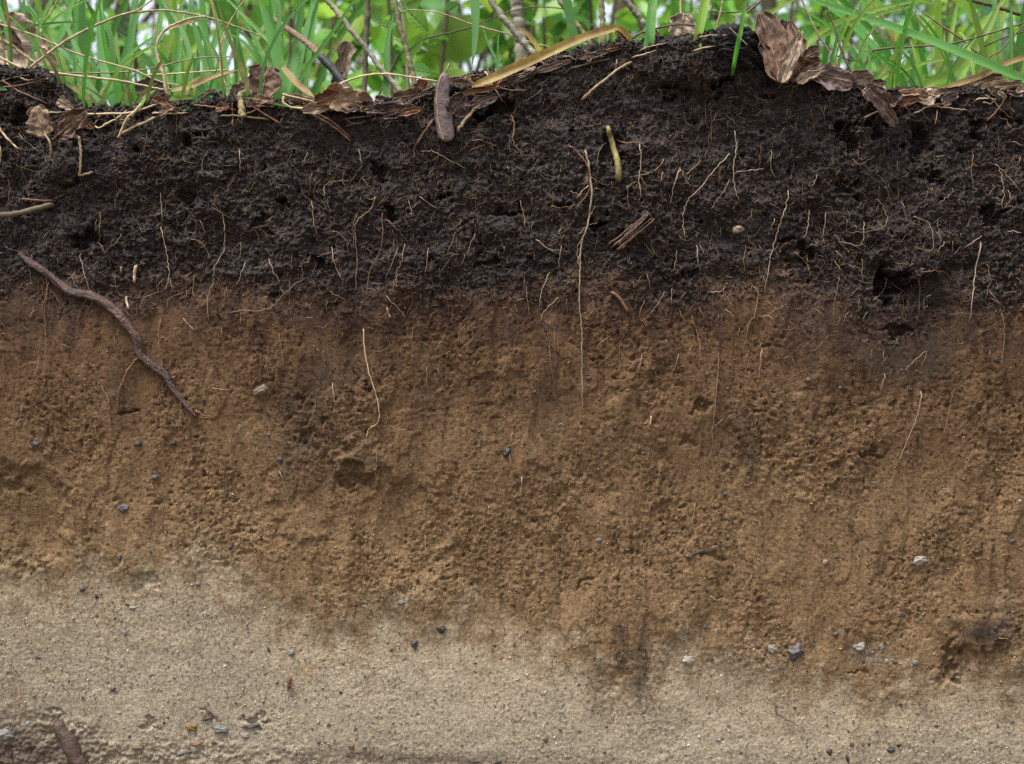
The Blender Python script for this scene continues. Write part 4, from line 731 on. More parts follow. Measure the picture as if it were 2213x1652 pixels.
PEB = [(10, 'o', 1208, 995, 38, 30, 'ochre pebble beside a blue-grey oval stone in the sand'), (10, 'b', 1395, 1008, 56, 30, 'oval blue-grey stone in the lower sand beside an ochre pebble'), (10, 'd', 1585, 986, 66, 18, 'long flat dark stone recessed in a slot of the sand'),
       (10, 'g', 1548, 1045, 34, 24, 'pale angular stone under the long flat dark stone'), (10, 'n', 1305, 942, 46, 16, 'brown stone half hidden in a hollow above the blue-grey oval'), (10, 'b', 1840, 525, 25, 20, 'round blue-grey pebble alone in the upper sand'), (10, 'd', 1695, 503, 12, 19, None),
       (10, 'g', 840, 242, 28, 17, 'pale grey chip below the scooped hollow in the sand'), (10, 'd', 803, 220, 16, 13, None), (10, 'k', 520, 127, 22, 15, None), (10, 'k', 610, 170, 12, 22, None), (10, 'd', 715, 752, 24, 18, None), (10, 'd', 520, 805, 14, 16, None), (10, 'b', 175, 972, 20, 17, None),
       (10, 'n', 2148, 775, 14, 16, None), (10, 'b', 1250, 90, 20, 14, None), (10, 'd', 2075, 980, 14, 14, None), (10, 'u', 2012, 1085, 16, 18, None), (10, 'u', 1690, 1160, 18, 13, None), (10, 'r', 1240, 1100, 38, 12, 'flat rusty flake of stone in the lower sand'), (10, 'r', 1350, 1090, 20, 12, None), (10, 'd', 815, 1052, 12, 9, None),
       (10, 'b', 1700, 1055, 22, 8, None), (10, 'b', 1615, 1025, 15, 9, None), (10, 'd', 238, 552, 24, 11, None), (10, 'd', 1185, 283, 12, 10, None), (10, 'b', 2165, 592, 12, 12, None), (10, 'k', 1100, 686, 9, 7, None), (10, 'd', 1062, 612, 9, 8, None), (10, 's', 655, 1090, 32, 22, 'sandy lump of stone in the gravelly foot of the sand'),
       (10, 'g', 30, 1040, 60, 42, 'large pale stone in the gravelly foot beside the fat root end'), (10, 'd', 1160, 1160, 60, 12, 'long flat slate-dark stone at the bottom of the sand'), (10, 's', 820, 1165, 30, 13, None), (10, 's', 870, 1110, 42, 32, None), (10, 'u', 2205, 1110, 15, 22, None), (10, 'k', 60, 1170, 26, 22, None), (10, 'n', 2050, 1090, 10, 8, None),
       (10, 'd', 400, 905, 10, 9, None), (10, 'k', 1035, 965, 14, 10, None), (10, 'd', 1060, 930, 9, 9, None), (10, 'r', 1750, 712, 12, 12, None), (10, 'n', 1490, 842, 14, 8, None), (10, 'd', 1970, 1005, 12, 10, None), (10, 'd', 1800, 1130, 22, 10, None), (10, 'k', 435, 705, 8, 14, None), (10, 'b', 790, 400, 16, 18, None),
       (11, 'w', 2125, 572, 48, 32, 'white quartz stone with a dark spot in the brown soil edge'), (11, 'n', 1230, 1076, 20, 18, 'dark brown pebble alone in the lower sand'), (11, 'k', 1322, 1012, 12, 10, None), (11, 'b', 90, 1118, 17, 14, None), (11, 'r', 5, 1115, 18, 22, None), (11, 'n', 30, 1005, 14, 10, None), (11, 'b', 320, 205, 26, 15, None),
       (11, 'k', 575, 378, 32, 36, 'black crumbly lump where brown soil meets the sand'), (11, 'd', 405, 470, 30, 34, 'dark grey lump beside the black crumbly lump'), (11, 'k', 910, 478, 10, 10, None), (11, 'd', 255, 505, 13, 12, None), (11, 'k', 1850, 655, 9, 10, None), (11, 'n', 1615, 992, 11, 8, None), (11, 'd', 780, 1210, 36, 11, None), (11, 'k', 930, 1215, 32, 10, None),
       (11, 'k', 1525, 888, 9, 9, None), (11, 'd', 785, 590, 16, 8, None), (11, 'd', 1290, 545, 12, 8, None), (11, 'k', 385, 920, 7, 7, None), (11, 'd', 970, 855, 10, 7, None), (11, 'n', 1440, 725, 10, 9, None), (11, 'd', 1240, 1175, 14, 7, None),
       (12, 'u', 770, 522, 60, 58, 'large angular purple-grey stone set in the lower brown soil'), (12, 'b', 1530, 585, 24, 19, 'smooth blue-grey pebble right of the crusted pale stones'), (12, 'd', 670, 622, 11, 10, None), (12, 'd', 1063, 680, 11, 9, None), (12, 'g', 1350, 578, 15, 15, None), (12, 'g', 1318, 490, 19, 26, None),
       (12, 'g', 1175, 482, 44, 28, 'soil-crusted pale stone beside the angular purple-grey stone'), (12, 'w', 628, 498, 36, 30, 'chalky white stone left of the angular purple-grey stone'), (12, 'w', 1645, 530, 10, 10, None), (12, 'b', 283, 1073, 19, 11, 'small pale blue-grey pebble in the lowest sand'), (12, 'b', 2135, 955, 18, 18, None),
       (12, 'd', 1030, 405, 24, 18, None), (12, 'u', 1450, 280, 25, 19, None), (12, 'k', 1870, 632, 10, 9, None), (12, 'k', 1235, 1100, 12, 14, None), (12, 'k', 1128, 1105, 15, 18, None), (12, 'k', 1370, 1135, 30, 22, None), (12, 'k', 1425, 1110, 22, 14, None), (12, 'k', 985, 1150, 19, 28, None), (12, 'k', 1100, 1190, 14, 28, None),
       (12, 'd', 245, 560, 12, 22, None), (12, 'd', 200, 360, 16, 19, None), (12, 'k', 1435, 850, 14, 12, None), (12, 'd', 895, 1195, 13, 8, None), (12, 'n', 765, 872, 14, 8, None), (12, 'd', 2045, 985, 10, 18, None), (12, 'k', 1640, 1085, 10, 10, None), (12, 'n', 1770, 190, 14, 10, None), (12, 'd', 1105, 1020, 8, 14, None), (12, 'n', 1660, 985, 20, 10, None), (12, 'u', 1285, 1020, 10, 14, None),
       (9, 'w', 1545, 1322, 54, 34, 'white and pinkish stone glinting in the brown subsoil'), (9, 'd', 2130, 1198, 27, 16, 'shiny dark oval pebble alone in the brown subsoil'), (9, 'k', 1145, 695, 18, 25, None), (9, 'u', 850, 185, 17, 14, None), (9, 'w', 1047, 232, 9, 8, None), (9, 'k', 1150, 1047, 17, 14, None), (9, 'b', 345, 1170, 12, 14, None), (9, 'd', 458, 1172, 12, 10, None),
       (9, 'd', 600, 762, 13, 10, None), (9, 'g', 1260, 828, 18, 14, None), (9, 'u', 1195, 912, 10, 12, None), (9, 'd', 325, 905, 18, 20, None), (9, 'n', 485, 1320, 13, 12, None), (9, 'k', 630, 235, 12, 10, None), (9, 'g', 2180, 945, 12, 10, None), (9, 'g', 1700, 870, 10, 10, None), (9, 'k', 2035, 60, 25, 22, None), (9, 's', 955, 1330, 22, 18, None), (9, 'u', 990, 1405, 16, 12, None), (9, 'k', 680, 775, 10, 8, None), (9, 'd', 1025, 1295, 16, 10, None), (9, 'k', 830, 475, 12, 8, None), (9, 'n', 1440, 120, 14, 12, None),
       (8, 'k', 1660, 485, 13, 14, None), (8, 'd', 1865, 1125, 16, 13, None), (8, 'd', 790, 215, 14, 14, None), (8, 'k', 735, 350, 10, 10, None), (8, 'd', 805, 605, 14, 12, None), (8, 'k', 665, 925, 12, 12, None), (8, 'k', 1500, 175, 20, 20, None), (8, 'd', 1155, 260, 14, 10, None), (8, 'd', 1840, 645, 15, 10, None), (8, 'd', 1860, 265, 14, 12, None), (8, 'u', 1320, 465, 22, 10, None),
       (8, 'd', 1200, 1390, 20, 16, None), (8, 'b', 1560, 1190, 24, 12, None), (8, 'k', 980, 640, 34, 40, 'black rooty clump in the middle of the brown subsoil'), (8, 'k', 1435, 960, 11, 8, None), (8, 'd', 480, 945, 8, 9, None), (8, 'k', 1270, 590, 9, 9, None), (8, 'd', 1040, 1505, 12, 10, None), (8, 'k', 1560, 1590, 10, 8, None), (8, 'k', 765, 500, 11, 10, None), (8, 'd', 375, 565, 8, 8, None), (8, 'k', 825, 565, 10, 10, None),
       (7, 'd', 1758, 688, 20, 22, 'round dark grey pebble standing proud of the brown subsoil'), (7, 'd', 1690, 528, 12, 12, None), (7, 'd', 1425, 898, 18, 14, None), (7, 'u', 775, 990, 38, 27, 'triangular purple-grey stone in the brown subsoil'), (7, 'n', 1088, 582, 24, 23, 'dark brown pebble below the tip of the woody root'), (7, 'k', 865, 585, 28, 26, None), (7, 'd', 970, 795, 26, 26, None), (7, 'k', 290, 258, 12, 11, None),
       (7, 'u', 750, 1300, 14, 25, None), (7, 'n', 1450, 1230, 20, 28, None), (7, 'd', 755, 918, 10, 7, None), (7, 'k', 920, 398, 10, 12, None), (7, 'k', 215, 590, 32, 20, None), (7, 's', 1640, 250, 54, 34, 'pale beige stone half buried in the upper brown subsoil'), (7, 'd', 360, 795, 9, 10, None), (7, 'd', 670, 960, 9, 9, None), (7, 'n', 2080, 1370, 14, 10, None), (7, 'd', 1975, 1050, 14, 10, None), (7, 'd', 1240, 1468, 16, 14, None), (7, 'k', 1275, 195 , 12, 9, None),
       (4, 'g', 2060, 1137, 10, 8, None), (6, 's', 408, 752, 44, 28, 'tan stone half buried in the black topsoil')]
SZ = lambda r: 'large' if r > 40 else ('middling' if r > 21 else ('small' if r > 12.5 else 'tiny'))
for k, (f, c, x, y, rx, ry, lb) in enumerate(PEB):
    s = FR[f][2] * S; a, b = fr(f, x, y)
    p = on_face([(a, b)])[0]; g = np.random.default_rng(300 + k)
    base, ff = (ICO3 if rx > 30 else ICO2)
    n0 = g.normal(size=(9, 3)); n0 /= np.linalg.norm(n0, axis=1)[:, None]
    lim = g.uniform(.55, .92, 9) if c in 'ukdnwg' else g.uniform(.75, 1.0, 9)
    v = base.copy()
    for q, l in zip(n0, lim):                                   # facets ground off the stone
        e = v @ q - l; m = e > 0; v[m] -= (e[m] * .85)[:, None] * q
    v = v * (1 + .26 * noise(base[:, 0] * 1.3 + k, base[:, 2] * 2.3 + base[:, 1], k))[:, None]
    th = g.uniform(-.35, .35); ct, st = math.cos(th), math.sin(th)
    dep = .55 * min(rx, ry) + .15 * max(rx, ry)
    v = v * np.array([rx, dep, ry]) * s * .98
    v = np.stack([v[:, 0] * ct - v[:, 2] * st, v[:, 1], v[:, 0] * st + v[:, 2] * ct], -1)
    yy = surf_y(p[0] + v[:, 0], p[2] + v[:, 2])
    v = v + np.array([p[0], float(np.median(yy)) + dep * s * .16, p[2]])
    q = layer_pos(np.array([a]), np.array([b]), False)
    lay = 'black topsoil' if q[0][0] < 20 else ('brown subsoil' if q[1][0] < 0 else 'pale sand')
    o = mk('pebble', v, ff, M['stone_' + c], smooth=True)
    shape = 'flat' if rx > 1.6 * ry else ('upright' if ry > 1.3 * rx else 'roundish')
    tag(o, lb or f'{SZ(max(rx, ry))} {shape} {STONE[c][0]} pebble embedded in the {lay}', 'stone', f'pebbles in the {lay}')

# ------------------------------------------------------------------ leaf litter
def dead_leaf(label, f, base, tip, wpx, mat, Y=None, curl=1.0, fold=0.0, bend=0.0, lobes=0.0, seed=0, name='dead_leaf', stalk=None, profile=.75, lean=0.0, turn=0.0, crumple=.10):
    """one withered leaf: a curled, crumpled blade with its own midrib (and stalk)"""
    c = FR[f][2]
    a2, b2 = fr(f, *base), fr(f, *tip)
    if Y is None:
        pa = on_face([a2])[0]; Y = float(pa[1]) - .006
    A = at(*a2, Y); B = at(*b2, Y)
    U = B - A; Ln = np.linalg.norm(U); U /= Ln
    W0 = np.array([0, -1.0, 0]); Vv = np.cross(W0, U); Vv /= np.linalg.norm(Vv)
    hw = wpx * c * S * (CAM_D + Y) / CAM_D / 2
    ca, sa = math.cos(turn), math.sin(turn)
    Vd = ca * Vv + sa * W0; Wd = -sa * Vv + ca * W0
    nu, nv = (20, 11) if name == 'leaf_scrap' else (36, 21)
    t = np.linspace(0, 1, nu)[:, None]; q = np.linspace(-1, 1, nv)[None]
    g = np.random.default_rng(seed)
    h = hw * np.sin(np.pi * np.clip(t * .97 + .015, 0, 1) ** profile) ** .40
    sg = np.sign(q); edge = 1 + lobes * np.sin(t * 21 + q * 1.5 + seed) * np.abs(q) ** 3 + (.34 * noise(t * 3.1 + seed * 1.7, sg * 3.3 + 0 * t, seed) + .13 * noise(t * 9 + seed, sg * 5.1 + 0 * t, seed + 5) + .06 * noise(t * 22, sg * 7.7 + 0 * t, seed + 6)) * np.abs(q)
    h = h * edge
    k = curl if abs(curl) > 1e-3 else 1e-3
    kk = k * (1 + .5 * noise(t * 2.3 + seed * 3.1, 0 * t + .4, seed + 1))
    ang = kk * q
    vv = h * np.sin(ang) / kk; ww = h * (1 - np.cos(ang)) / kk + fold * np.abs(q) * h
    ww = ww + hw * crumple * 2.2 * (noise(t * 3.1 + 9.1 * seed, q * 1.9 + 0 * t, seed + 2) + .22 * noise(t * 8 + seed, q * 4.5 + 0 * t, seed + 3)) * (.3 + np.abs(q))
    ww = ww + hw * crumple * 2.6 * (.35 - np.abs(noise(t * 2.6 + q * .9 + seed, q * 1.7 - t * 1.2, seed + 8)))     # sharp creases
    ww = ww + hw * .035 * np.cos(t * 46 + np.abs(q) * 7) * np.abs(q) * (1 - np.abs(q))       # side veins pucker the blade
    uu = Ln * t + 0 * q
    ww = ww + bend * Ln * (t ** 2) + lean * Ln * t
    P = A + uu[..., None] * U + vv[..., None] * Vd + ww[..., None] * Wd
    root = thing(name, label, 'leaf')
    uvl = np.stack([np.broadcast_to((q + 1) / 2, (nu, nv)), np.broadcast_to(t, (nu, nv))], -1).reshape(-1, 2)
    o = mk('blade', P.reshape(-1, 3), grid_faces(nu, nv), M[mat], root, uv=uvl)
    md = o.modifiers.new('thickness', 'SOLIDIFY'); md.thickness = .00045; md.offset = 0
    mid = P[:, nv // 2] + np.array([0, -.0004, 0])
    mr = np.linspace(.0009, .00035, nu)
    v, fc = tube(mid[:-1], mr[:-1], 5); mk('midrib', v, fc, M['root_tan' if mat != 'leaf_dark' else 'root_red'], root)
    if stalk:
        pts = [mid[1]] + [at(*fr(f, *s_), Y + dy_) for s_, dy_ in stalk]
        v, fc = tube(spline(np.array(pts), 12), np.linspace(.0010, .0013, 12), 6); mk('stalk', v, fc, M['stalk'], root)
    return root
def litter(label, f, x, y, w, h, rot, mat, Y=None, seed=0, **kw):
    """leaf given by centre, length, width and direction"""
    r = math.radians(rot); dx, dy = math.cos(r) * w / 2, -math.sin(r) * w / 2
    return dead_leaf(label, f, (x - dx, y - dy), (x + dx, y + dy), h * 1.3, mat, Y, seed=seed, **kw)

# the big withered leaf on the mound and the litter round it
dead_leaf('large withered brown leaf curled upright on the black mound', 3, (905, 440), (795, 62), 215, 'leaf_brown', -.012, curl=.8, fold=.12, bend=-.06, lobes=.05, seed=3, turn=.25)
dead_leaf('broad brown leaf half folded into the large withered leaf', 3, (930, 430), (940, 112), 190, 'leaf_brown', -.005, curl=.9, fold=.1, lobes=.06, seed=4, turn=-.3)
dead_leaf('pale crinkled grey leaf edge folded down the large withered leaf', 3, (915, 455), (1015, 175), 120, 'leaf_grey', -.022, curl=1.5, lobes=.10, seed=5, turn=-.5, crumple=.2)
dead_leaf('orange-brown leaf lobe sticking out behind the pale crinkled leaf', 3, (985, 400), (1115, 330), 120, 'leaf_rust', -.002, curl=.8, lobes=.05, seed=6)
dead_leaf('brown pointed leaf tip behind the orange-brown lobe', 3, (1000, 330), (1110, 270), 90, 'leaf_brown', .012, curl=.8, lobes=.05, seed=61)
dead_leaf('small grey-green leaf at the foot of the withered leaf', 3, (985, 440), (1115, 385), 58, 'leaf_grey', -.024, curl=.9, seed=7)
litter('flat purplish leaf lying right of the withered leaf', 3, 1190, 425, 210, 110, -12, 'leaf_purple', -.008, 8, curl=.6)
litter('tan leaf with greenish patch on the slope of litter', 3, 1330, 425, 150, 80, 8, 'leaf_grey', .000, 9, curl=.8, turn=.4)
litter('small black leaf scrap on the slope of litter', 3, 1425, 455, 90, 40, 10, 'leaf_dark', -.004, 10, curl=.9)
dead_leaf('dark wet leaf hanging point down over the soil lip', 3, (1375, 480), (1522, 685), 105, 'leaf_dark', -.020, curl=.9, fold=.1, seed=11, profile=.6)
litter('dark brown leaf folded over the hanging wet leaf', 3, 1420, 530, 170, 95, -35, 'leaf_brown', -.012, 12, curl=1.0)
litter('shiny dark leaf arched between litter scraps', 3, 1495, 535, 130, 85, 15, 'leaf_dark', -.014, 13, curl=1.3)
litter('bright rust leaf scrap tucked under tan litter', 3, 1590, 540, 130, 62, 12, 'leaf_rust', -.010, 14, curl=.9)
litter('tan strip of litter over the rust scrap', 3, 1605, 498, 150, 34, 5, 'leaf_tan', -.012, 15, curl=.8)
litter('bluish grey leaf beside the tan strip of litter', 3, 1700, 515, 130, 76, 20, 'leaf_grey', -.006, 16, curl=.7)
litter('tan leaf lying flat near the flattened orange straw', 3, 2110, 470, 250, 62, 6, 'leaf_tan', -.002, 17, curl=.5)
litter('brown leaf behind the flattened orange straw', 3, 2010, 440, 180, 70, 18, 'leaf_brown', .02, 18, curl=.9)
litter('dark leaf scrap at the far end of the slope', 3, 2180, 500, 120, 50, -8, 'leaf_dark', -.006, 181, curl=.9)
litter('dark leaf scrap under the bluish grey leaf', 3, 1790, 500, 150, 46, 15, 'leaf_dark', -.002, 182, curl=.9)
litter('mottled grey-brown leaf scrap beside the dark scrap', 3, 1905, 470, 120, 60, 22, 'leaf_grey', .006, 183, curl=1.0)
litter('pale upright leaf behind the green blades on the mound', 3, 372, 150, 150, 130, 80, 'leaf_grey', .07, 19, curl=.9)
dead_leaf('rusty leaf scrap standing at the tip of the yellow blade', 3, (95, 265), (10, 170), 48, 'leaf_rust', .01, curl=1.2, seed=20)
litter('flat rust leaf between the green blades on the mound', 3, 262, 238, 110, 36, 10, 'leaf_rust', .01, 21, curl=.8)
litter('brown leaf behind the black mound', 3, 210, 205, 90, 60, 50, 'leaf_brown', .04, 211, curl=.9)
# middle
def rolled_leaf(label, f, pts, wpx, mat):
    root = thing('rolled_leaf', label, 'leaf')
    C2 = spline(frl(f, pts), 40); C = np.array([at(x, y, 0) for x, y in C2])
    C[:, 1] = float(np.min(on_face(C2)[6:, 1])) - .008 + np.linspace(.004, 0, 40)
    R = wpx * FR[f][2] * S / 2 * np.interp(np.linspace(0, 1, 40), [0, .04, .2, .6, .88, .96, 1], [.30, .50, .82, 1.0, .90, .62, .25])
    T, A, B = frames(C); th = np.linspace(0, 2 * np.pi * 1.18, 30)                # the margin laps over itself
    rr = R[:, None] * (1 - .05 * th[None] / 7) * (1 + .10 * noise(np.arange(40)[:, None] * .22, th[None] * 1.2, 5) + .05 * noise(np.arange(40)[:, None] * .6, th[None] * 3, 6) + .02 * noise(np.arange(40)[:, None] * 1.4, th[None] * 7, 7))
    P = C[:, None] + rr[..., None] * (np.cos(th + .5)[None, :, None] * A[:, None] + .26 * np.sin(th + .5)[None, :, None] * B[:, None])
    o = mk('blade', P.reshape(-1, 3), grid_faces(40, 30), M[mat], root)
    md = o.modifiers.new('thickness', 'SOLIDIFY'); md.thickness = .0006; md.offset = 0
    v, fc = tube(P[2:38, 26] + np.array([0, -.0005, 0]), .0008, 5, .1, 2); mk('margin', v, fc, M['leaf_tan'], root)
    v, fc = tube(np.array([C[0], C[0] + [.004, -.001, .010]]), [.0012, .0006], 5); mk('stalk', v, fc, M['stalk'], root)
    return root
rolled_leaf('purplish brown leaf rolled like a cigar hanging on the soil lip', 2, [(880, 480), (862, 560), (858, 660), (868, 770), (885, 860), (896, 912)], 108, 'leaf_purple')
litter('large crinkled tan leaf lying on the lip below the charred stick', 2, 270, 640, 300, 150, -8, 'leaf_tan', -.006, 31, curl=.9, crumple=.16)
litter('rusty curled leaf end with dark hollow on the crinkled tan leaf', 2, 130, 620, 150, 100, 25, 'leaf_rust', -.018, 32, curl=1.5)
litter('grey-brown leaf flap below the crinkled tan leaf', 2, 60, 690, 170, 60, 10, 'leaf_grey', -.014, 33, curl=.9)
dead_leaf('pale cone-shaped leaf standing behind the charred stick', 2, (225, 500), (265, 265), 150, 'leaf_grey', .12, curl=1.5, seed=34, profile=1.3)
litter('brown leaf under the pale cone-shaped leaf', 2, 200, 520, 140, 70, 60, 'leaf_brown', .10, 341, curl=1.0)
litter('wet black leaf lying left of the rolled leaf', 2, 560, 705, 260, 90, 4, 'leaf_dark', -.010, 35, curl=.7, crumple=.18)
litter('orange-edged leaf scrap over the wet black leaf', 2, 660, 705, 130, 50, 14, 'leaf_rust', -.014, 36, curl=1.0)
litter('wet dark leaf lying under the crinkled tan leaf', 2, 430, 690, 170, 70, -10, 'leaf_dark', -.012, 361, curl=.8, crumple=.2)
dead_leaf('torn rusty leaf standing left of the rolled leaf', 2, (700, 605), (760, 500), 110, 'leaf_rust', .01, curl=.9, lobes=.12, seed=37)
litter('greyish tan leaf lying behind the rolled leaf', 2, 690, 600, 280, 80, 10, 'leaf_tan', .012, 38, curl=.7)
litter('dark shiny leaf right of the rolled leaf', 2, 955, 660, 150, 130, 60, 'leaf_dark', -.012, 39, curl=.8, turn=.4)
litter('dark brown leaf over the soil hollow', 2, 1120, 640, 180, 70, 20, 'leaf_dark', -.014, 40, curl=1.0)
litter('long tan flattened leaf under the yellow blade', 2, 1060, 510, 420, 64, 8, 'leaf_tan', .006, 41, curl=.6)
dead_leaf('small rust leaf triangle on the tan flattened leaf', 2, (1185, 530), (1225, 455), 80, 'leaf_rust', -.002, curl=.8, seed=42, profile=.6)
dead_leaf('pale tan leaf tip standing on the flattened leaf', 2, (1360, 430), (1395, 355), 60, 'leaf_tan', -.002, curl=.9, seed=43, profile=.7)
litter('pinkish tan leaf corner beside the rust triangle', 2, 1105, 475, 110, 50, 28, 'leaf_tan', .012, 44, curl=.8)
litter('rusty crumpled scrap below the flattened leaf', 2, 1100, 570, 240, 36, 12, 'leaf_rust', -.010, 45, curl=1.0, crumple=.2)
litter('dark crumpled leaf scrap on the slope below the yellow blade', 2, 1330, 500, 260, 46, 20, 'leaf_dark', -.008, 46, curl=1.0, crumple=.2)
litter('brown crumpled leaf scrap near the top of the mound', 2, 1560, 420, 230, 40, 18, 'leaf_purple', -.006, 47, curl=1.0, crumple=.2)
litter('dark crumpled scrap below the yellow blade tip', 2, 1800, 350, 200, 40, 12, 'leaf_dark', -.006, 48, curl=1.0, crumple=.2)
# left
dead_leaf('square torn brown leaf standing upright at the grass foot', 1, (1640, 665), (1690, 420), 235, 'leaf_brown', .012, curl=.5, seed=51, profile=1.7, crumple=.07)
dead_leaf('pale tan leaf hanging on the black soil by its stalk', 1, (290, 860), (230, 670), 185, 'leaf_tan', -.022, curl=.6, lobes=.05, seed=52, stalk=[((315, 900), -.002), ((322, 960), 0.004)], profile=.9)
dead_leaf('dark brown crumpled leaf beside the pale tan leaf', 1, (365, 860), (545, 700), 170, 'leaf_brown', -.020, curl=.8, lobes=.08, seed=53, crumple=.2, stalk=[((330, 880), .006)])
litter('dark scrap hanging under the crumpled brown leaf', 1, 490, 800, 130, 60, -70, 'leaf_dark', -.018, 54, curl=1.2)
litter('rusty leaf scrap beside the crumpled brown leaf', 1, 560, 785, 90, 50, -40, 'leaf_rust', -.008, 55, curl=1.0)
dead_leaf('small rust-brown leaf curled upright among grass', 1, (1010, 690), (1050, 590), 70, 'leaf_rust', .004, curl=1.3, seed=56)
litter('dark purplish leaf lying behind the grass stems', 1, 960, 580, 250, 130, 10, 'leaf_purple', .12, 57, curl=.7)
litter('broad grey-brown leaf heaped behind dry stalks', 1, 140, 300, 430, 270, -50, 'leaf_grey', .16, 58, curl=.7)
litter('brown leaf under the broad grey-brown leaf', 1, 330, 480, 360, 140, -60, 'leaf_grey', .12, 59, curl=.8)
litter('dark hollow leaf at the back of the low mound', 1, 40, 250, 260, 130, -40, 'leaf_brown', .10, 60, curl=1.2)
litter('pale leaf scrap at the foot of the low mound', 1, 415, 660, 110, 60, -30, 'leaf_grey', -.002, 601, curl=.9)
litter('small pale leaf behind the square torn leaf', 1, 1510, 570, 120, 80, 30, 'leaf_grey', .05, 602, curl=.9)
litter('brown leaf scrap under the square torn leaf', 1, 1640, 655, 180, 46, -8, 'leaf_brown', -.006, 603, curl=.9)
litter('thin tan litter scrap right of the square torn leaf', 1, 1900, 625, 200, 40, -10, 'leaf_tan', -.004, 604, curl=.8)
# small scraps and straws strewn along the lip
gl = np.random.default_rng(91)
for k in range(95):
    dx = gl.uniform(-20, 2240); dy = float(np.interp(dx, [p[0] for p in TOP], [p[1] for p in TOP])) + gl.normal(4, 9)
    if 1490 < dx < 1680 or (dx < 120 and gl.random() < .6): continue
    mt = ['leaf_brown', 'leaf_tan', 'leaf_dark', 'leaf_rust', 'leaf_purple', 'leaf_grey', 'leaf_dark'][gl.integers(7)]
    cn = {'leaf_brown': 'brown', 'leaf_tan': 'tan', 'leaf_dark': 'blackish', 'leaf_rust': 'rusty', 'leaf_purple': 'purplish', 'leaf_grey': 'greyish'}[mt]
    o = litter(f'small crumpled {cn} leaf scrap on the soil lip', 2, (dx - 663) / .3425, dy / .3425, gl.uniform(45, 130), gl.uniform(28, 62), gl.uniform(-45, 45), mt, gl.uniform(-.012, .02), 700 + k, curl=gl.uniform(.7, 1.6), crumple=.22, turn=gl.uniform(-.6, .6), name='leaf_scrap')
    o['group'] = 'leaf scraps on the lip'
for k in range(46):
    dx = gl.uniform(-20, 2240); dy = float(np.interp(dx, [p[0] for p in TOP], [p[1] for p in TOP])) + gl.uniform(2, 34); a = gl.normal(0, .6); L_ = gl.uniform(14, 48)
    pts = [(dx - L_ * math.cos(a), dy - L_ * math.sin(a)), (dx + gl.normal(0, 2), dy + gl.normal(0, 3)), (dx + L_ * math.cos(a), dy + L_ * math.sin(a))]
    cn, mt = [('tan', 'stalk'), ('reddish', 'root_red'), ('pale', 'straw'), ('dark', 'brownbark')][gl.integers(4)]
    v, fc = face_tube(pts, gl.uniform(.0005, .0012), .0005, .002, 5, 5, .6, 800 + k)
    tag(mk('litter_twig', v, fc, M[mt]), f'{"short" if L_ < 28 else "longer"} thin {cn} litter twig on the soil lip', 'twig', 'litter twigs on the lip')
# black rotten wood on the mound
t = thing('rotten_wood', 'black rotten wood chunk capping the highest part of the mound', 'wood')
base, ff = ico(5); g = np.random.default_rng(8)
v = base * np.array([.038, .030, .025]) * (1 + .25 * noise(base[:, 0] * 2.6, base[:, 2] * 5 + base[:, 1], 4) + .12 * noise(base[:, 0] * 7 + base[:, 1] * 3, base[:, 2] * 17, 9)
     + .10 * noise(base[:, 0] * 22, base[:, 2] * 30 + base[:, 1] * 9, 10) + .05 * noise(base[:, 0] * 50, base[:, 2] * 60 + base[:, 1] * 20, 12))[:, None]
ct, st = math.cos(-.18), math.sin(-.18)
v = np.stack([v[:, 0] * ct - v[:, 2] * st, v[:, 1], v[:, 0] * st + v[:, 2] * ct], -1) + at(*fr(3, 650, 292), .010)
mk('body', v, ff, M['rotten'], t)
for k in range(12):
    a = [(505 + 6 * k + random.uniform(0, 60), 235 + 8 * k), (620 + random.uniform(-50, 50), 205 + 9 * k + random.uniform(-12, 25)), (745 - random.uniform(0, 90), 232 + 10 * k + random.uniform(-15, 15))]
    C = np.array([at(*fr(3, x, y), -.016 + .002 * (k % 3)) for x, y in a]); C[1, 1] -= .003 + .004 * random.random()
    v, fc = tube(spline(C, 14), np.interp(np.linspace(0, 1, 14), [0, .5, 1], [.0005, .0015, .0005]), 5, .25, k); mk('splinter', v, fc, M['rotten'], t)

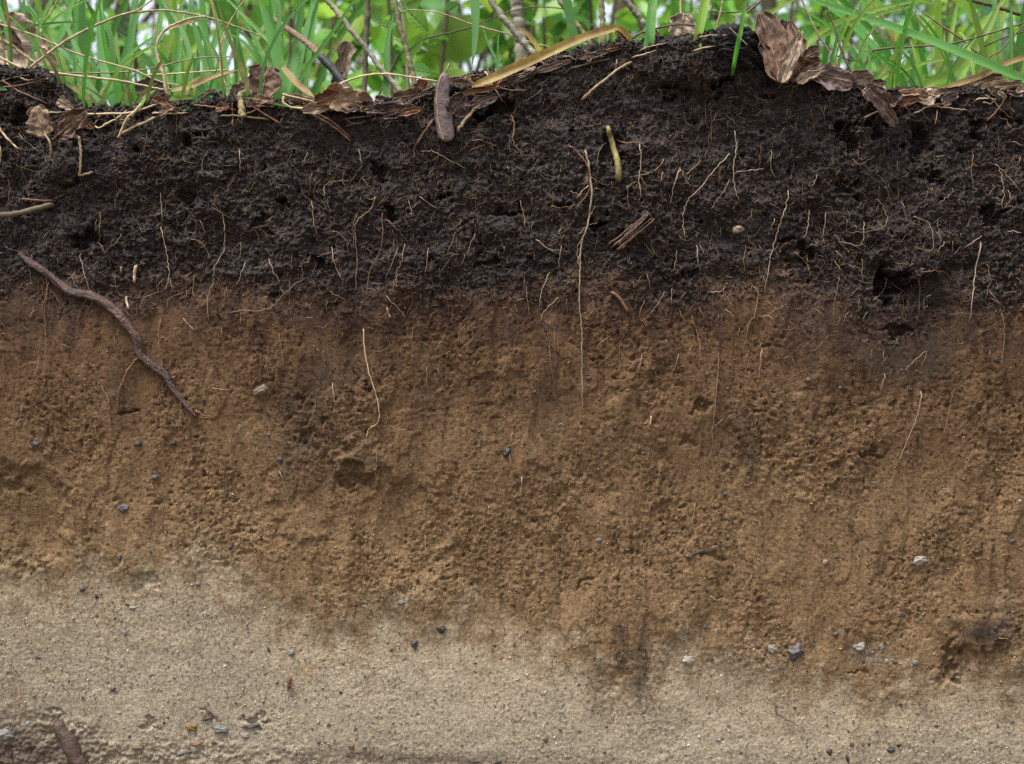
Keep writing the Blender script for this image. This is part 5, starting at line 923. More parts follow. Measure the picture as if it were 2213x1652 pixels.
# ------------------------------------------------------------------ grass, stalks, stems
def path3(f, pts, Y0, Y1=None, root=True):
    Y1 = Y0 if Y1 is None else Y1
    P2 = frl(f, pts); n = len(P2)
    P = [at(x, y, Y0 + (Y1 - Y0) * i / max(1, n - 1)) for i, (x, y) in enumerate(P2)]
    if root:
        a = P[0]; gz = ground_z(a[0], a[1])
        if a[2] > gz - .004:
            dirn = P[0] - P[1]; k = (a[2] - gz + .012); lx = np.clip(dirn[0] / max(abs(dirn[2]), 1e-3), -.5, .5) * k
            P.insert(0, np.array([a[0] + lx, a[1], gz - .012]))
    return np.array(P)
def gblade(parent, P, w, mat, name='blade', keel=.25, twist=0.0, tipw=.06, n=None, blunt=False, seed=0):
    n = n or max(14, 5 * len(P)); C = spline(P, n)
    T, A, B = frames(C); t = np.linspace(0, 1, n)
    wd = w * (np.interp(t, [0, .08, .3, .75, 1], [.30, .75, 1, .92, .85]) if blunt else np.interp(t, [0, .1, .35, .7, .9, 1], [.6, .8, 1, .85, .45, tipw]))
    a = twist * t + .25 * noise(t * 3 + seed, t * 0, seed)
    Wd = np.cos(a)[:, None] * A + np.sin(a)[:, None] * B; Nn = -np.sin(a)[:, None] * A + np.cos(a)[:, None] * B
    q = np.array([-1, -.5, 0, .5, 1])
    V = C[:, None] + (wd / 2)[:, None, None] * (q[None, :, None] * Wd[:, None] + keel * (np.abs(q) ** 1.3)[None, :, None] * Nn[:, None])
    uv = np.stack(np.meshgrid((q + 1) / 2, t), -1).reshape(-1, 2)
    return mk(name, V.reshape(-1, 3), grid_faces(n, 5), M[mat], parent, uv=uv)
def px(f, w, Y): return w * FR[f][2] * S * (CAM_D + Y) / CAM_D
def solo(name, label, cat, f, pts, w, mat, Y0, Y1=None, group=None, root=True, sink=0.0, **kw):
    P = path3(f, pts, Y0, Y1, root)
    if sink: P[0, 1] += sink; P[0, 2] -= .010; P[1, 1] += sink * .12
    o = gblade(None, P, px(f, w, Y0), mat, name, **kw)
    return tag(o, label, cat, group)
def stalk(name, label, cat, f, pts, w, mat, Y0, Y1=None, group=None, root=True, taper=.7, sides=7, knots=True, seed=0):
    P = path3(f, pts, Y0, Y1, root); n = 8 * len(P); C = spline(P, n); r = px(f, w, Y0) / 2
    C = C + np.random.default_rng(seed).normal(0, r * .12, C.shape)
    R = np.linspace(r, r * taper, n) * (1 + .16 * noise(np.arange(n) * .37 + seed * 3.7 + P[0, 0] * 50, np.zeros(n) + .4, seed + 2) * knots)
    v, fc = tube(C, R, sides, .04, seed)
    return tag(mk(name, v, fc, M[mat]), label, cat, group)

# traced tufts: (label, root frame, blades)
def tuft(label, blades, group=None):
    t = thing('grass_tuft', label, 'grass', group=group)
    for k, (f, pts, w, mat, Y0, Y1) in enumerate(blades):
        gblade(t, path3(f, pts, Y0, Y1), px(f, w, Y0), mat, seed=k, twist=random.uniform(-.5, .5))
    return t
tuft('broad mint-green grass tuft rising behind the square torn leaf', [
    (1, [(1768, 690), (1775, 560), (1765, 420), (1700, 180), (1630, -30)], 82, 'grass', .018, .03), (1, [(1770, 680), (1772, 480), (1762, 250), (1765, -30)], 66, 'grass', .03, .05),
    (1, [(1762, 680), (1745, 450), (1718, 200), (1700, -30)], 58, 'grass2', .04, .06), (1, [(1775, 620), (1790, 500), (1725, 300), (1640, 200), (1500, 60), (1420, -20)], 34, 'grass', .04, .08),
    (1, [(1750, 640), (1690, 420), (1590, 210), (1480, -30)], 34, 'grass2', .07, .12), (1, [(1790, 640), (1850, 420), (1930, 200), (1975, -30)], 52, 'grass', .08, .12), (1, [(1860, 560), (1890, 400), (1935, 180), (1990, -20)], 48, 'grass', .10, .14),
    (1, [(1700, 600), (1640, 380), (1560, 240), (1460, 180)], 26, 'grass2', .06, .09), (1, [(1720, 650), (1690, 500), (1600, 340), (1500, 240), (1380, 200)], 22, 'grass2', .08, .12)])
solo('grass_plant', 'withered tan blade bent to the ground beside the broad mint tuft', 'grass', 1, [(1785, 425), (1850, 500), (1920, 565), (1985, 615)], 44, 'grass_dead', .012, -.004, root=False)
tuft('narrow green grass tuft behind the arching dry stalk', [
    (1, [(775, 725), (745, 560), (672, 320), (620, -20)], 48, 'grass2', .03, .05), (1, [(660, 705), (570, 545), (430, 355), (285, 200), (150, -30)], 44, 'grass', .04, .10), (1, [(700, 600), (650, 400), (632, 130), (640, -20)], 56, 'grass', .10, .14),
    (1, [(815, 690), (802, 420), (840, 180), (870, -20)], 46, 'grass', .09, .12), (1, [(490, 620), (492, 300), (480, -20)], 66, 'grass2', .22, .26), (1, [(560, 650), (530, 430), (440, 200), (330, -20)], 40, 'grass', .15, .2), (1, [(760, 690), (720, 430), (690, 200), (600, -20)], 40, 'grass', .13, .16),
    (1, [(585, 690), (700, 590), (830, 490), (960, 370), (1080, 250)], 16, 'grass2', .03, .06), (1, [(640, 640), (760, 400), (980, 230), (1200, 130), (1360, 150)], 20, 'grass', .07, .10), (1, [(820, 520), (860, 640), (890, 690)], 22, 'grass2', .03, .02)])
tuft('loose green grass tuft between the dry loop and the square torn leaf', [
    (1, [(1350, 600), (1290, 400), (1230, 180), (1190, -20)], 36, 'grass2', .14, .2), (1, [(1330, 580), (1340, 350), (1250, 130), (1150, -20)], 30, 'grass', .18, .22), (1, [(1400, 600), (1330, 380), (1300, 200), (1210, 60)], 24, 'grass2', .10, .14),
    (1, [(1420, 600), (1400, 450), (1360, 330), (1300, 260)], 18, 'grass2', .06, .08), (1, [(1130, 600), (1140, 300), (1150, -20)], 36, 'grass2', .24, .3), (1, [(1210, 590), (1190, 300), (1100, 100), (1000, -20)], 34, 'grass', .2, .26), (1, [(1060, 600), (1100, 450), (1180, 330)], 26, 'grass2', .16, .2)])
solo('grass_plant', 'olive grass blade leaning left over the torn leaf', 'grass', 1, [(1575, 600), (1525, 430), (1430, 200), (1365, -20)], 30, 'grass_old', .02, .03)
solo('grass_plant', 'slim green blade leaning right past the charred stick', 'grass', 1, [(1880, 540), (1950, 410), (2060, 260), (2215, 35), (2320, -90)], 26, 'grass2', .02, .04)
solo('grass_plant', 'frosty green blade lying along the lip to the stub', 'grass', 1, [(1140, 718), (1220, 650), (1330, 595), (1560, 493)], 22, 'grass', -.004, .02, root=False, tipw=.2)
solo('grass_plant', 'bright lime blade scrap lying on the lip', 'grass', 1, [(1065, 632), (1130, 618), (1245, 622)], 32, 'grass3', -.004, .004, root=False)
solo('grass_plant', 'thin green blade lying below the square torn leaf', 'grass', 1, [(1550, 618), (1700, 648), (1900, 690)], 15, 'grass2', -.010, -.012, root=False)
solo('grass_plant', 'straw blade curving up to the lime scrap', 'grass', 1, [(800, 760), (880, 675), (930, 600), (1005, 560)], 22, 'grass3', -.012, .02, root=False)
solo('grass_plant', 'long level green blade crossing behind the dry stalk', 'grass', 1, [(-40, 240), (120, 180), (300, 150), (480, 140), (650, 140)], 16, 'grass2', .02, .05)
solo('grass_plant', 'greenish tan blade slanting down beside the low mound', 'grass', 1, [(585, 635), (500, 580), (430, 530), (345, 495)], 34, 'grass_old', .02, .05)
solo('grass_plant', 'small green leaf tip at the edge of the low mound', 'grass', 1, [(-30, 560), (10, 560), (48, 572)], 26, 'grass2', -.016, -.018, root=False)
stalk('grass_stub', 'broken olive green grass stub on the black lip', 'stub', 1, [(1532, 740), (1522, 660), (1512, 592)], 46, 'stub', -.010, -.004, root=False, taper=.8, knots=False)
stalk('dry_stalk', 'long tan dry stalk arching over the grass', 'stalk', 1, [(185, 435), (310, 335), (450, 240), (620, 155), (780, 92), (920, 72), (1060, 68), (1300, 108), (1480, 165), (1645, 228)], 19, 'stalk', .01, .06, taper=.55)
stalk('dry_stalk', 'thin tan side stalk rising from the arching stalk', 'stalk', 1, [(770, 95), (860, 68), (920, 30), (975, -10)], 13, 'stalk', .028, .03, root=False)
stalk('dry_stalk', 'tan dry stalk bent into a hook among the grass', 'stalk', 1, [(1045, 560), (1030, 470), (1000, 380), (988, 300), (1010, 230), (1070, 170), (1200, 118), (1300, 105)], 22, 'stalk', .014, .03, taper=.6)
solo('grass_plant', 'curled orange-brown blade tip by the hooked stalk', 'grass', 1, [(1050, 190), (1150, 150), (1280, 128)], 24, 'grass_dead', .03, .03, root=False)
stalk('straw', 'long pale straw lying level across the grass foot', 'straw', 1, [(-20, 350), (70, 400), (180, 442), (500, 482), (750, 510), (900, 540), (1050, 566), (1200, 545), (1330, 500), (1500, 445)], 17, 'straw', .012, .02, root=False)
solo('straw', 'flattened pale straw blade ending the level straw', 'straw', 1, [(1080, 572), (1200, 545), (1330, 490), (1510, 440)], 34, 'grass_dead', .01, .018, root=False)
stalk('straw', 'thin brown stalk bowing up behind the level straw', 'straw', 1, [(190, 452), (400, 460), (600, 462), (850, 450), (1050, 410), (1250, 366), (1480, 358)], 11, 'stalk', .03, .05, root=False)
stalk('straw', 'faint straw lying level behind the hooked stalk', 'straw', 1, [(930, 475), (1200, 460), (1440, 440)], 12, 'straw', .08, .10, root=False)
stalk('straw', 'straw turning green slanting across the narrow tuft', 'straw', 1, [(-20, 148), (130, 195), (250, 238), (450, 325), (620, 382), (850, 445), (1000, 512), (1130, 540)], 13, 'straw', .025, .014, root=False)
stalk('straw', 'brown straw slanting on the low mound top', 'straw', 1, [(-20, 235), (60, 280), (140, 340), (240, 410)], 26, 'stalk', .03, .03, root=False)
stalk('straw', 'tan straw lying along the lip left of the stub', 'straw', 1, [(520, 722), (680, 718), (820, 712), (1000, 655)], 13, 'straw', -.012, -.006, root=False)
stalk('straw', 'pale straw pointing down below the narrow tuft', 'straw', 1, [(890, 660), (840, 715), (800, 750), (745, 870)], 17, 'straw', -.008, -.016, root=False)
stalk('straw', 'pale straw pair lying right of the square torn leaf', 'straw', 1, [(1785, 595), (1870, 618), (1980, 642)], 16, 'straw', -.006, -.006, root=False)
stalk('straw', 'curved pale straw hooking below the pale pair', 'straw', 1, [(1790, 610), (1790, 650), (1850, 680), (2000, 690), (2110, 685)], 15, 'straw', -.010, -.012, root=False)
stalk('dry_stalk', 'orange-brown thin stalk weaving between grass blades', 'stalk', 1, [(1455, 605), (1400, 470), (1388, 380), (1400, 260), (1440, 160), (1500, 60), (1560, -20)], 13, 'root_gold', .03, .05, taper=.7)
stalk('dry_stalk', 'forked tan stalk at the far corner of the grass', 'stalk', 1, [(230, 160), (280, 100), (320, 30), (345, -20)], 18, 'stalk', .05, .05, root=False)
stalk('dry_stalk', 'thin orange stalk beside the forked tan stalk', 'stalk', 1, [(235, 155), (300, 110), (345, 40), (370, -20)], 11, 'root_gold', .045, .045, root=False)
# yellow blade and stems in the middle
solo('grass_plant', 'thick yellow dying blade leaning along the mound slope', 'grass', 2, [(1040, 545), (1140, 512), (1270, 450), (1420, 380), (1600, 300), (1780, 228), (1935, 178)], 62, 'grass_yellow', -.020, -.004, root=False, keel=.45, blunt=True)
solo('grass_plant', 'bent yellow tip drooping from the thick yellow blade', 'grass', 2, [(1925, 174), (1985, 186), (2030, 230), (2060, 300)], 36, 'grass_yellow', -.004, .004, root=False, keel=.4)
solo('grass_plant', 'small curled yellow blade leaning on the grey-green stem', 'grass', 2, [(1480, 360), (1450, 290), (1395, 215), (1330, 172)], 34, 'grass_yellow', .02, .02)
W_ = 'woody stems behind the bank'
stalk('bare_sapling', 'speckled grey-green stem slanting across two upright stems', 'stem', 2, [(600, 600), (480, 455), (380, 315), (260, 170), (165, 45), (60, -60)], 36, 'greybark', .10, .10, W_, taper=1.0)
stalk('bare_sapling', 'straight brown upright stem left of the olive stem', 'stem', 2, [(362, 600), (372, 330), (384, 100), (390, -60)], 36, 'brownbark', .25, .25, W_, taper=.95)
stalk('bare_sapling', 'olive stem leaning left with a broad leaf beside it', 'stem', 2, [(688, 560), (650, 400), (610, 250), (575, 110), (548, -40)], 38, 'olive', .14, .15, W_, taper=.9)
stalk('bare_sapling', 'thick grey-green stem slanting down to the yellow blade', 'stem', 2, [(1450, 372), (1385, 290), (1300, 185), (1220, 90), (1140, -40)], 48, 'greybark', .05, .06, W_, taper=.95)
stalk('bare_sapling', 'stout grey trunk-like stem standing behind the slanting stem', 'stem', 2, [(1352, 420), (1345, 250), (1325, 60), (1315, -80)], 84, 'greybark', .75, .75, W_, taper=.95)
stalk('bare_sapling', 'olive stem slanting left behind the yellow blade', 'stem', 2, [(1805, 320), (1755, 230), (1670, 110), (1575, -30)], 36, 'olive', .16, .16, W_, taper=.95)
stalk('bare_sapling', 'olive upright stem rising behind the yellow blade', 'stem', 2, [(1870, 310), (1866, 150), (1858, -40)], 42, 'olive', .2, .2, W_, taper=.95)
stalk('bare_sapling', 'brownish stem slanting left beside the green mound blade', 'stem', 2, [(2150, 240), (2125, 150), (2060, 60), (1985, -30)], 42, 'greybark', .12, .12, W_, taper=.95)
stalk('bare_twig', 'thin tan branch dropping from the broad leaf to the slanting stem', 'branch', 2, [(1560, 330), (1430, 275), (1300, 225), (1150, 185), (1030, 150), (830, 80), (630, 62)], 11, 'stalk', .10, .13, None, taper=.7)
stalk('bare_twig', 'thin dark branch crossing behind the hanging green blade', 'branch', 2, [(520, 470), (580, 350), (740, 250), (1000, 185), (1150, 125), (1300, 70), (1450, 45), (1620, 55)], 13, 'brownbark', .30, .30, None, taper=.6)
t = thing('charred_stick', 'stick with charred blue-black end leaning on the lip', 'stick')
P = path3(1, [(2215, 590), (2180, 545), (2110, 450), (2022, 355)], .03, .05)
v, fc = tube(spline(P, 24), np.full(24, px(1, 52, .03) / 2), 10, .04, 3); mk('charred_end', v, fc, M['char'], t)
P = path3(1, [(2030, 362), (1960, 290), (1870, 220), (1780, 160), (1700, 100)], .05, .12, False)
v, fc = tube(spline(P, 24), np.linspace(px(1, 46, .05), px(1, 34, .05), 24) / 2, 9, .04, 4); mk('bare_end', v, fc, M['wood'], t)
stalk('straw', 'pale bowed straw arching from the charred stick to the rolled leaf', 'straw', 2, [(150, 560), (240, 518), (360, 480), (500, 468), (660, 488), (830, 516)], 16, 'straw', -.004, .004, root=False)
# blades in the middle and on the mound
solo('grass_plant', 'broad green blade hanging tip down in front of the shrubs', 'grass', 2, [(1700, 300), (1560, -300), (1350, -420), (1150, -330), (1068, -60), (1064, 120), (1058, 280), (1044, 412)], 66, 'grass', .10, .04, twist=.1, keel=.15)
solo('grass_plant', 'upright pale green blade left of the olive stem', 'grass', 2, [(500, 640), (505, 430), (512, 260), (550, 80)], 42, 'grass', .10, .12)
solo('grass_plant', 'thin green blade slanting right under the hanging blade', 'grass', 2, [(1230, 480), (1190, 370), (1140, 260), (1105, 150)], 18, 'grass', .2, .2)
solo('grass_plant', 'thin upright blade beside the slanting thin blade', 'grass', 2, [(1205, 480), (1205, 330), (1212, 200)], 14, 'grass', .22, .22)
solo('grass_plant', 'stout ribbed green blade rooted on the mound left of its twin', 'grass', 3, [(190, 318), (192, 230), (200, 120), (218, -30)], 56, 'grass', -.016, .0, root=False, sink=.03, keel=.5, blunt=True)
solo('grass_plant', 'stout yellow-edged green blade rooted beside the rotten wood', 'grass', 3, [(452, 350), (445, 290), (455, 190), (480, 80), (505, -30)], 52, 'grass3', -.018, .0, root=False, sink=.03, keel=.5, blunt=True)
solo('grass_plant', 'slender green shoot standing before the rotten wood', 'grass', 3, [(668, 312), (672, 240), (690, 140), (720, -30)], 26, 'grass2', -.040, -.03, root=False, sink=.03, keel=.5)
stalk('fallen_stalk', 'tiny pale green stem lying across the rotten wood', 'grass', 3, [(625, 150), (665, 190), (722, 245)], 8, 'olive', -.038, -.040, root=False)
# right side
solo('grass_plant', 'long wide pale green blade sweeping diagonally down to the litter', 'grass', 3, [(2650, 640), (2420, 520), (2213, 428), (1900, 298), (1700, 218), (1500, 145), (1300, 75), (1130, 20), (960, -60)], 50, 'grass', -.02, .05, root=False, keel=.35)
solo('grass_plant', 'yellow-green blade arching up behind the withered leaf', 'grass', 3, [(1030, 260), (1120, 170), (1250, 105), (1450, 45), (1700, -10)], 34, 'grass3', .10, .14)
solo('grass_plant', 'second yellow-green blade just under the arching one', 'grass', 3, [(1060, 250), (1160, 180), (1300, 115), (1500, 60), (1760, 5)], 24, 'grass3', .12, .16)
solo('grass_plant', 'short yellow-green blade above the withered leaf', 'grass', 3, [(760, 140), (830, 82), (900, 40), (990, -10)], 28, 'grass3', .10, .10)
solo('grass_plant', 'low green blade curving right above the litter slope', 'grass', 3, [(1440, 435), (1530, 390), (1680, 340), (1860, 310)], 26, 'grass3', .08, .10)
solo('grass_plant', 'wide yellow-green blade bending up out of the litter', 'grass', 3, [(1670, 490), (1800, 410), (1910, 310), (2010, 170), (2100, -20)], 66, 'grass3', .22, .26)
solo('grass_plant', 'wide blurred lime blade beside the bending one', 'grass', 3, [(1990, 360), (2050, 200), (2130, -20)], 80, 'grass3', .35, .35)
solo('grass_plant', 'upright pale green strap behind the diagonal blade', 'grass', 3, [(1352, 400), (1345, 200), (1345, -20)], 62, 'grass', .40, .40)
solo('grass_plant', 'pale green blade leaning right near the blue-green gap', 'grass', 3, [(1800, 330), (1880, 215), (1995, 25)], 36, 'grass', .25, .25)
solo('grass_plant', 'withered yellow blade arching down behind the diagonal blade', 'grass', 3, [(1528, 400), (1520, 290), (1490, 170), (1430, 80), (1370, -10)], 24, 'grass_yellow', .2, .2)
solo('grass_plant', 'thin pale blade standing above the litter slope', 'grass', 3, [(1615, 440), (1610, 350), (1605, 270)], 28, 'grass', .3, .3)
solo('grass_plant', 'green blade crossing under the diagonal blade to the litter', 'grass', 3, [(1420, 430), (1490, 330), (1590, 230)], 30, 'grass3', .2, .2)
solo('straw', 'flattened orange-brown straw lying across the far litter', 'straw', 3, [(1735, 502), (1850, 455), (1990, 405), (2100, 350), (2250, 298)], 34, 'grass_dead', -.006, .02, root=False, blunt=True)
for k, (pts, w, mat, Y, lb) in enumerate([
        ([(1190, 325), (1150, 260), (1095, 170), (1010, -10)], 13, 'stalk', .05, 'tan twig slanting beside the withered leaf'), ([(1320, 490), (1280, 390), (1230, 270), (1185, 130), (1145, 30)], 15, 'brownbark', .02, 'dark thin twig slanting down to the litter slope'),
        ([(1960, 285), (1880, 215), (1800, 160), (1650, 55)], 12, 'root_tan', .12, 'thin brown twig slanting over the diagonal blade'), ([(1340, 390), (1370, 310), (1400, 275), (1500, 260), (1700, 248), (1850, 230), (2050, 175), (2260, 110)], 14, 'brownbark', .10, 'thin brown twig running level behind the diagonal blade'),
        ([(2180, 370), (2160, 250), (2150, 120), (2142, -10)], 14, 'brownbark', .08, 'thin upright twig beyond the wide lime blade'), ([(2330, 120), (2213, 85), (2080, 42), (1900, -8)], 26, 'brownbark', .30, 'dark blurred twig crossing above the wide lime blade'),
        ([(2000, 350), (2080, 280), (2150, 200), (2240, 110)], 10, 'brownbark', .14, 'hair-thin twig slanting right under the level twig'), ([(1740, 250), (1690, 170), (1600, 40)], 16, 'greybark', .35, 'greyish twig slanting behind the diagonal blade'),
        ([(85, 218), (150, 178), (240, 152), (340, 133), (440, 138)], 13, 'brownbark', .03, 'thin dark twig bridging the green mound blades'), ([(366, 200), (363, 100), (360, -20)], 14, 'stalk', .08, 'thin tan stalk between the two green mound blades'),
        ([(548, 210), (560, 130), (578, 60), (592, -20)], 13, 'stalk', .10, 'pale stalk right of the yellow-edged blade'), ([(2000, 250), (2100, 205), (2230, 165)], 12, 'brownbark', .16, 'fine twig forking off near the diagonal blade'),
        ([(1200, 300), (1260, 320), (1320, 330)], 9, 'brownbark', .05, 'short crooked twig among the litter stems'), ([(720, 70), (760, 35), (800, 0), (810, -20)], 14, 'brownbark', .12, 'dark crooked twig above the rotten wood'), ([(520, 60), (600, 68), (690, 62), (760, 20)], 10, 'brownbark', .14, 'faint level twig above the rotten wood')]):
    stalk('twig', lb, 'twig', 3, pts, w, mat, Y, Y, 'thin twigs over the litter', root=(pts[0][1] > 300), seed=k)

# loose grass tufts filling the turf behind the lip
def auto_tuft(x, y, nb, h, spread, mats, label, group, seed, wide=1.0):
    g = np.random.default_rng(seed); t = thing('grass_tuft', label, 'grass', group=group)
    gz = ground_z(x, y)
    for k in range(nb):
        a = g.uniform(0, 2 * np.pi); r = abs(g.normal(0, .02)); L_ = h * g.uniform(.6, 1.15); lean = g.uniform(.1, .55) * spread
        b0 = np.array([x + r * math.cos(a), y + r * math.sin(a), gz - .01]); dr = np.array([math.cos(a), .6 * math.sin(a), 0])
        P = [b0 + dr * lean * L_ * (s ** 2) + np.array([0, 0, L_ * (s - .28 * lean * s ** 3)]) for s in (0, .3, .6, .85, 1)]
        gblade(t, np.array(P), g.uniform(.006, .012) * wide, mats[g.integers(len(mats))], n=12, twist=g.uniform(-.6, .6), seed=k + seed)
    return t
g = np.random.default_rng(76)
for k, (dx, Y) in enumerate([(28, .03), (168, .02), (205, .05), (268, .03), (318, .06), (376, .02), (440, .05), (505, .03), (1790, .03), (1905, .05), (2010, .03), (2120, .05), (2190, .02)]):
    p = at(dx, 220, Y); nb, hh, spd = int(g.integers(3, 7)), g.uniform(.05, .16), g.uniform(1.0, 2.2)
    auto_tuft(p[0], Y, nb, hh, spd, ['grass2', 'grass', 'grass2', 'grass3', 'grass_old'] if dx < 1000 else ['grass3', 'grass2', 'grass3'],
              f'{"longer" if hh > .10 else "stubby"} {"sparse" if nb < 5 else "bushy"} {"leaning" if spd < 1.6 else "sprawling"} grass tuft rooted on the {"grassy" if dx < 1000 else "litter-strewn"} lip', 'small tufts rooted on the lip', 150 + k, .38)
g = np.random.default_rng(77)
TUFTS = [(40, .30), (180, .26), (262, .38), (345, .30), (410, .44), (470, .30), (535, .46), (600, .34), (300, .72), (130, .62)]
for k, (dx, Y) in enumerate(TUFTS):
    p = at(dx, 200, Y); nb, hh, spd = int(g.integers(5, 9)), g.uniform(.20, .34), g.uniform(.6, 1.3)
    auto_tuft(p[0], Y, nb, hh * (1 + .4 * Y), spd, ['grass', 'grass2', 'grass', 'grass3'] if k % 3 else ['grass2', 'grass_old', 'grass'],
              f'{"tall" if hh > .28 else "short"} {"sparse" if nb < 7 else "dense"} {"upright" if spd < .95 else "splayed"} {"mint-green" if k % 3 else "olive-tinged"} grass tuft behind the dry stalks', 'grass tufts behind the dry stalks', 100 + k)
for k, (dx, Y) in enumerate([(1750, .30), (1810, .45), (1880, .35), (1960, .5), (2030, .3), (2110, .42), (2180, .25), (2200, .6), (1690, .6)]):
    p = at(dx, 180, Y); nb, hh, spd = int(g.integers(6, 10)), g.uniform(.18, .32), g.uniform(.8, 1.6)
    auto_tuft(p[0], Y, nb, hh * (1 + .4 * Y), spd, ['grass3', 'grass3', 'grass2', 'grass'],
              f'{"tall" if hh > .25 else "short"} {"sparse" if nb < 8 else "dense"} {"upright" if spd < 1.2 else "splayed"} yellow-green grass tuft behind the litter slope', 'grass tufts behind the litter slope', 200 + k)

# ------------------------------------------------------------------ shrubs and trees behind
def leaf_cloud(P, size, g, hue, up=.55):
    """many single leaves, each folded along its midrib; P = leaf positions"""
    m = len(P); s = size * g.lognormal(0, .28, m)
    N_ = g.normal(size=(m, 3)); N_[:, 2] = np.abs(N_[:, 2]) + up; N_ /= np.linalg.norm(N_, axis=1)[:, None]
    D = np.cross(N_, g.normal(size=(m, 3))); D /= np.linalg.norm(D, axis=1)[:, None]; E = np.cross(N_, D)
    wd = g.uniform(.26, .40, m)
    def pt(a, b, c): return P + (s * a)[:, None] * D + (s * b * wd)[:, None] * E + (s * c)[:, None] * N_
    o = np.ones(m)
    pts = [pt(-.5 * o, 0 * o, 0 * o), pt(-.18 * o, o, .10 * o), pt(.2 * o, .85 * o, .08 * o), pt(.55 * o, 0 * o, -.10 * o), pt(.2 * o, -.85 * o, .08 * o), pt(-.18 * o, -o, .10 * o), pt(.02 * o, 0 * o, 0 * o)]
    V = np.stack(pts, 1).reshape(-1, 3)
    f = np.array([(0, 6, 1), (1, 6, 2), (2, 6, 3), (0, 5, 6), (5, 4, 6), (4, 3, 6)])
    F_ = (f[None] + 7 * np.arange(m)[:, None, None]).reshape(-1, 3)
    c = np.array(hue)[None] * g.lognormal(0, .25, m)[:, None] * np.stack([g.uniform(.7, 1.4, m), np.ones(m), g.uniform(.6, 1.4, m)], -1)
    return V, F_, np.repeat(np.clip(c, .01, .6)[:, None], 7, 1).reshape(-1, 3)
def shrub(label, x, y, h, rad, nstem, nleaf, size, hue, seed, group, low=.12, name='leafy_shrub', cat='shrub', stem_r=.006):
    g = np.random.default_rng(seed); t = thing(name, label, cat, group=group)
    pos = []
    for k in range(nstem):
        a = 2 * np.pi * (k + g.random()) / nstem; e = np.array([x + rad * .8 * math.cos(a) * g.uniform(.3, 1), y + rad * .8 * math.sin(a) * g.uniform(.3, 1), GROUND_Z + h * g.uniform(.75, 1.05)])
        b0 = np.array([x + .04 * math.cos(a), y + .04 * math.sin(a), GROUND_Z - .03])
        m_ = (b0 + e) / 2 + np.array([0, 0, h * .12]) + g.normal(0, .05 * h, 3)
        C = spline(np.array([b0, m_, e]), 12); v, fc = tube(C, np.linspace(stem_r, stem_r * .3, 12), 6); mk('stem', v, fc, M['brownbark'], t)
        for q in range(7):
            i = g.integers(2, 12); tip = C[i] + g.normal(0, rad * .38, 3) * np.array([1, 1, .7])
            n_ = max(2, nleaf // (nstem * 7))
            tt = g.random(n_) ** .6
            pos.append(C[i] + (tip - C[i]) * tt[:, None] + g.normal(0, rad * .09, (n_, 3)))
    P = np.vstack(pos); P = P[P[:, 2] > GROUND_Z + low * h]
    v, fc, c = leaf_cloud(P, size, g, hue); mk('foliage', v, fc, M['foliage'], t, c)
    return t
def tree(label, x, y, h, rad, nleaf, size, hue, seed, trunk_r=.09, low=.12):
    g = np.random.default_rng(seed); t = thing('tree', label, 'tree', group='trees beyond the bank')
    n = 16; z = np.linspace(-.1, h * .92, n); C = np.stack([x + np.cumsum(g.normal(0, .03, n)), y + np.cumsum(g.normal(0, .03, n)), GROUND_Z + z], -1)
    v, fc = tube(C, np.linspace(trunk_r, trunk_r * .25, n), 9, .05, seed); mk('trunk', v, fc, M['brownbark'], t)
    pos = []; nl = 16
    for k in range(nl):
        i = int(np.interp(k / nl, [0, 1], [2, n - 2])); a = g.uniform(0, 2 * np.pi); L_ = rad * g.uniform(.6, 1.1) * (1 - .45 * k / nl)
        e = C[i] + np.array([math.cos(a) * L_, math.sin(a) * L_, L_ * g.uniform(-.05, .5)])
        B_ = spline(np.array([C[i], (C[i] + e) / 2 + [0, 0, .12 * L_], e]), 9); v, fc = tube(B_, np.linspace(trunk_r * .35, trunk_r * .06, 9), 6); mk('limb', v, fc, M['brownbark'], t)
        for q in range(7):
            cpt = B_[g.integers(3, 9)] + g.normal(0, rad * .20, 3) * np.array([1, 1, .6]); n_ = nleaf // (nl * 7)
            pos.append(cpt + g.normal(0, rad * .14, (n_, 3)) * np.array([1, 1, .6]))
    P = np.vstack(pos); P = P[P[:, 2] > GROUND_Z + low * h]
    v, fc, c = leaf_cloud(P, size, g, hue); mk('crown', v, fc, M['foliage'], t, c)
    return t
G1, G2, G3, G4 = (.14, .32, .045), (.19, .37, .05), (.10, .25, .06), (.085, .24, .11)
for k, (dx, Y, h, rad, nl, sz, hue) in enumerate([(60, 1.5, .95, .40, 110, .060, G3), (330, 1.9, 1.0, .45, 110, .060, G1), (620, 1.6, .9, .40, 200, .070, G2), (860, 1.3, .85, .34, 170, .075, G2), (1080, 1.8, 1.0, .45, 210, .070, G1),
                                                   (1260, 1.4, .9, .38, 170, .065, G3), (1480, 2.1, 1.1, .5, 210, .065, G2), (1720, 1.7, .95, .42, 190, .060, G1), (1930, 2.4, 1.1, .5, 200, .060, G3), (2160, 1.9, 1.0, .45, 200, .060, G2)]):
    p = at(dx, 100, Y); hn = {G1: 'fresh green', G2: 'yellow-green', G3: 'deep green', G4: 'bluish green'}[hue]
    shrub(f'{hn} {"low" if h < .93 else ("knee-high" if h < 1.05 else "taller")} shrub with {"large" if sz > .066 else ("small" if sz < .064 else "middling")} leaves close behind the bank', p[0], Y, h, rad, 5, nl, sz, hue, 400 + k, 'shrubs close behind the bank')
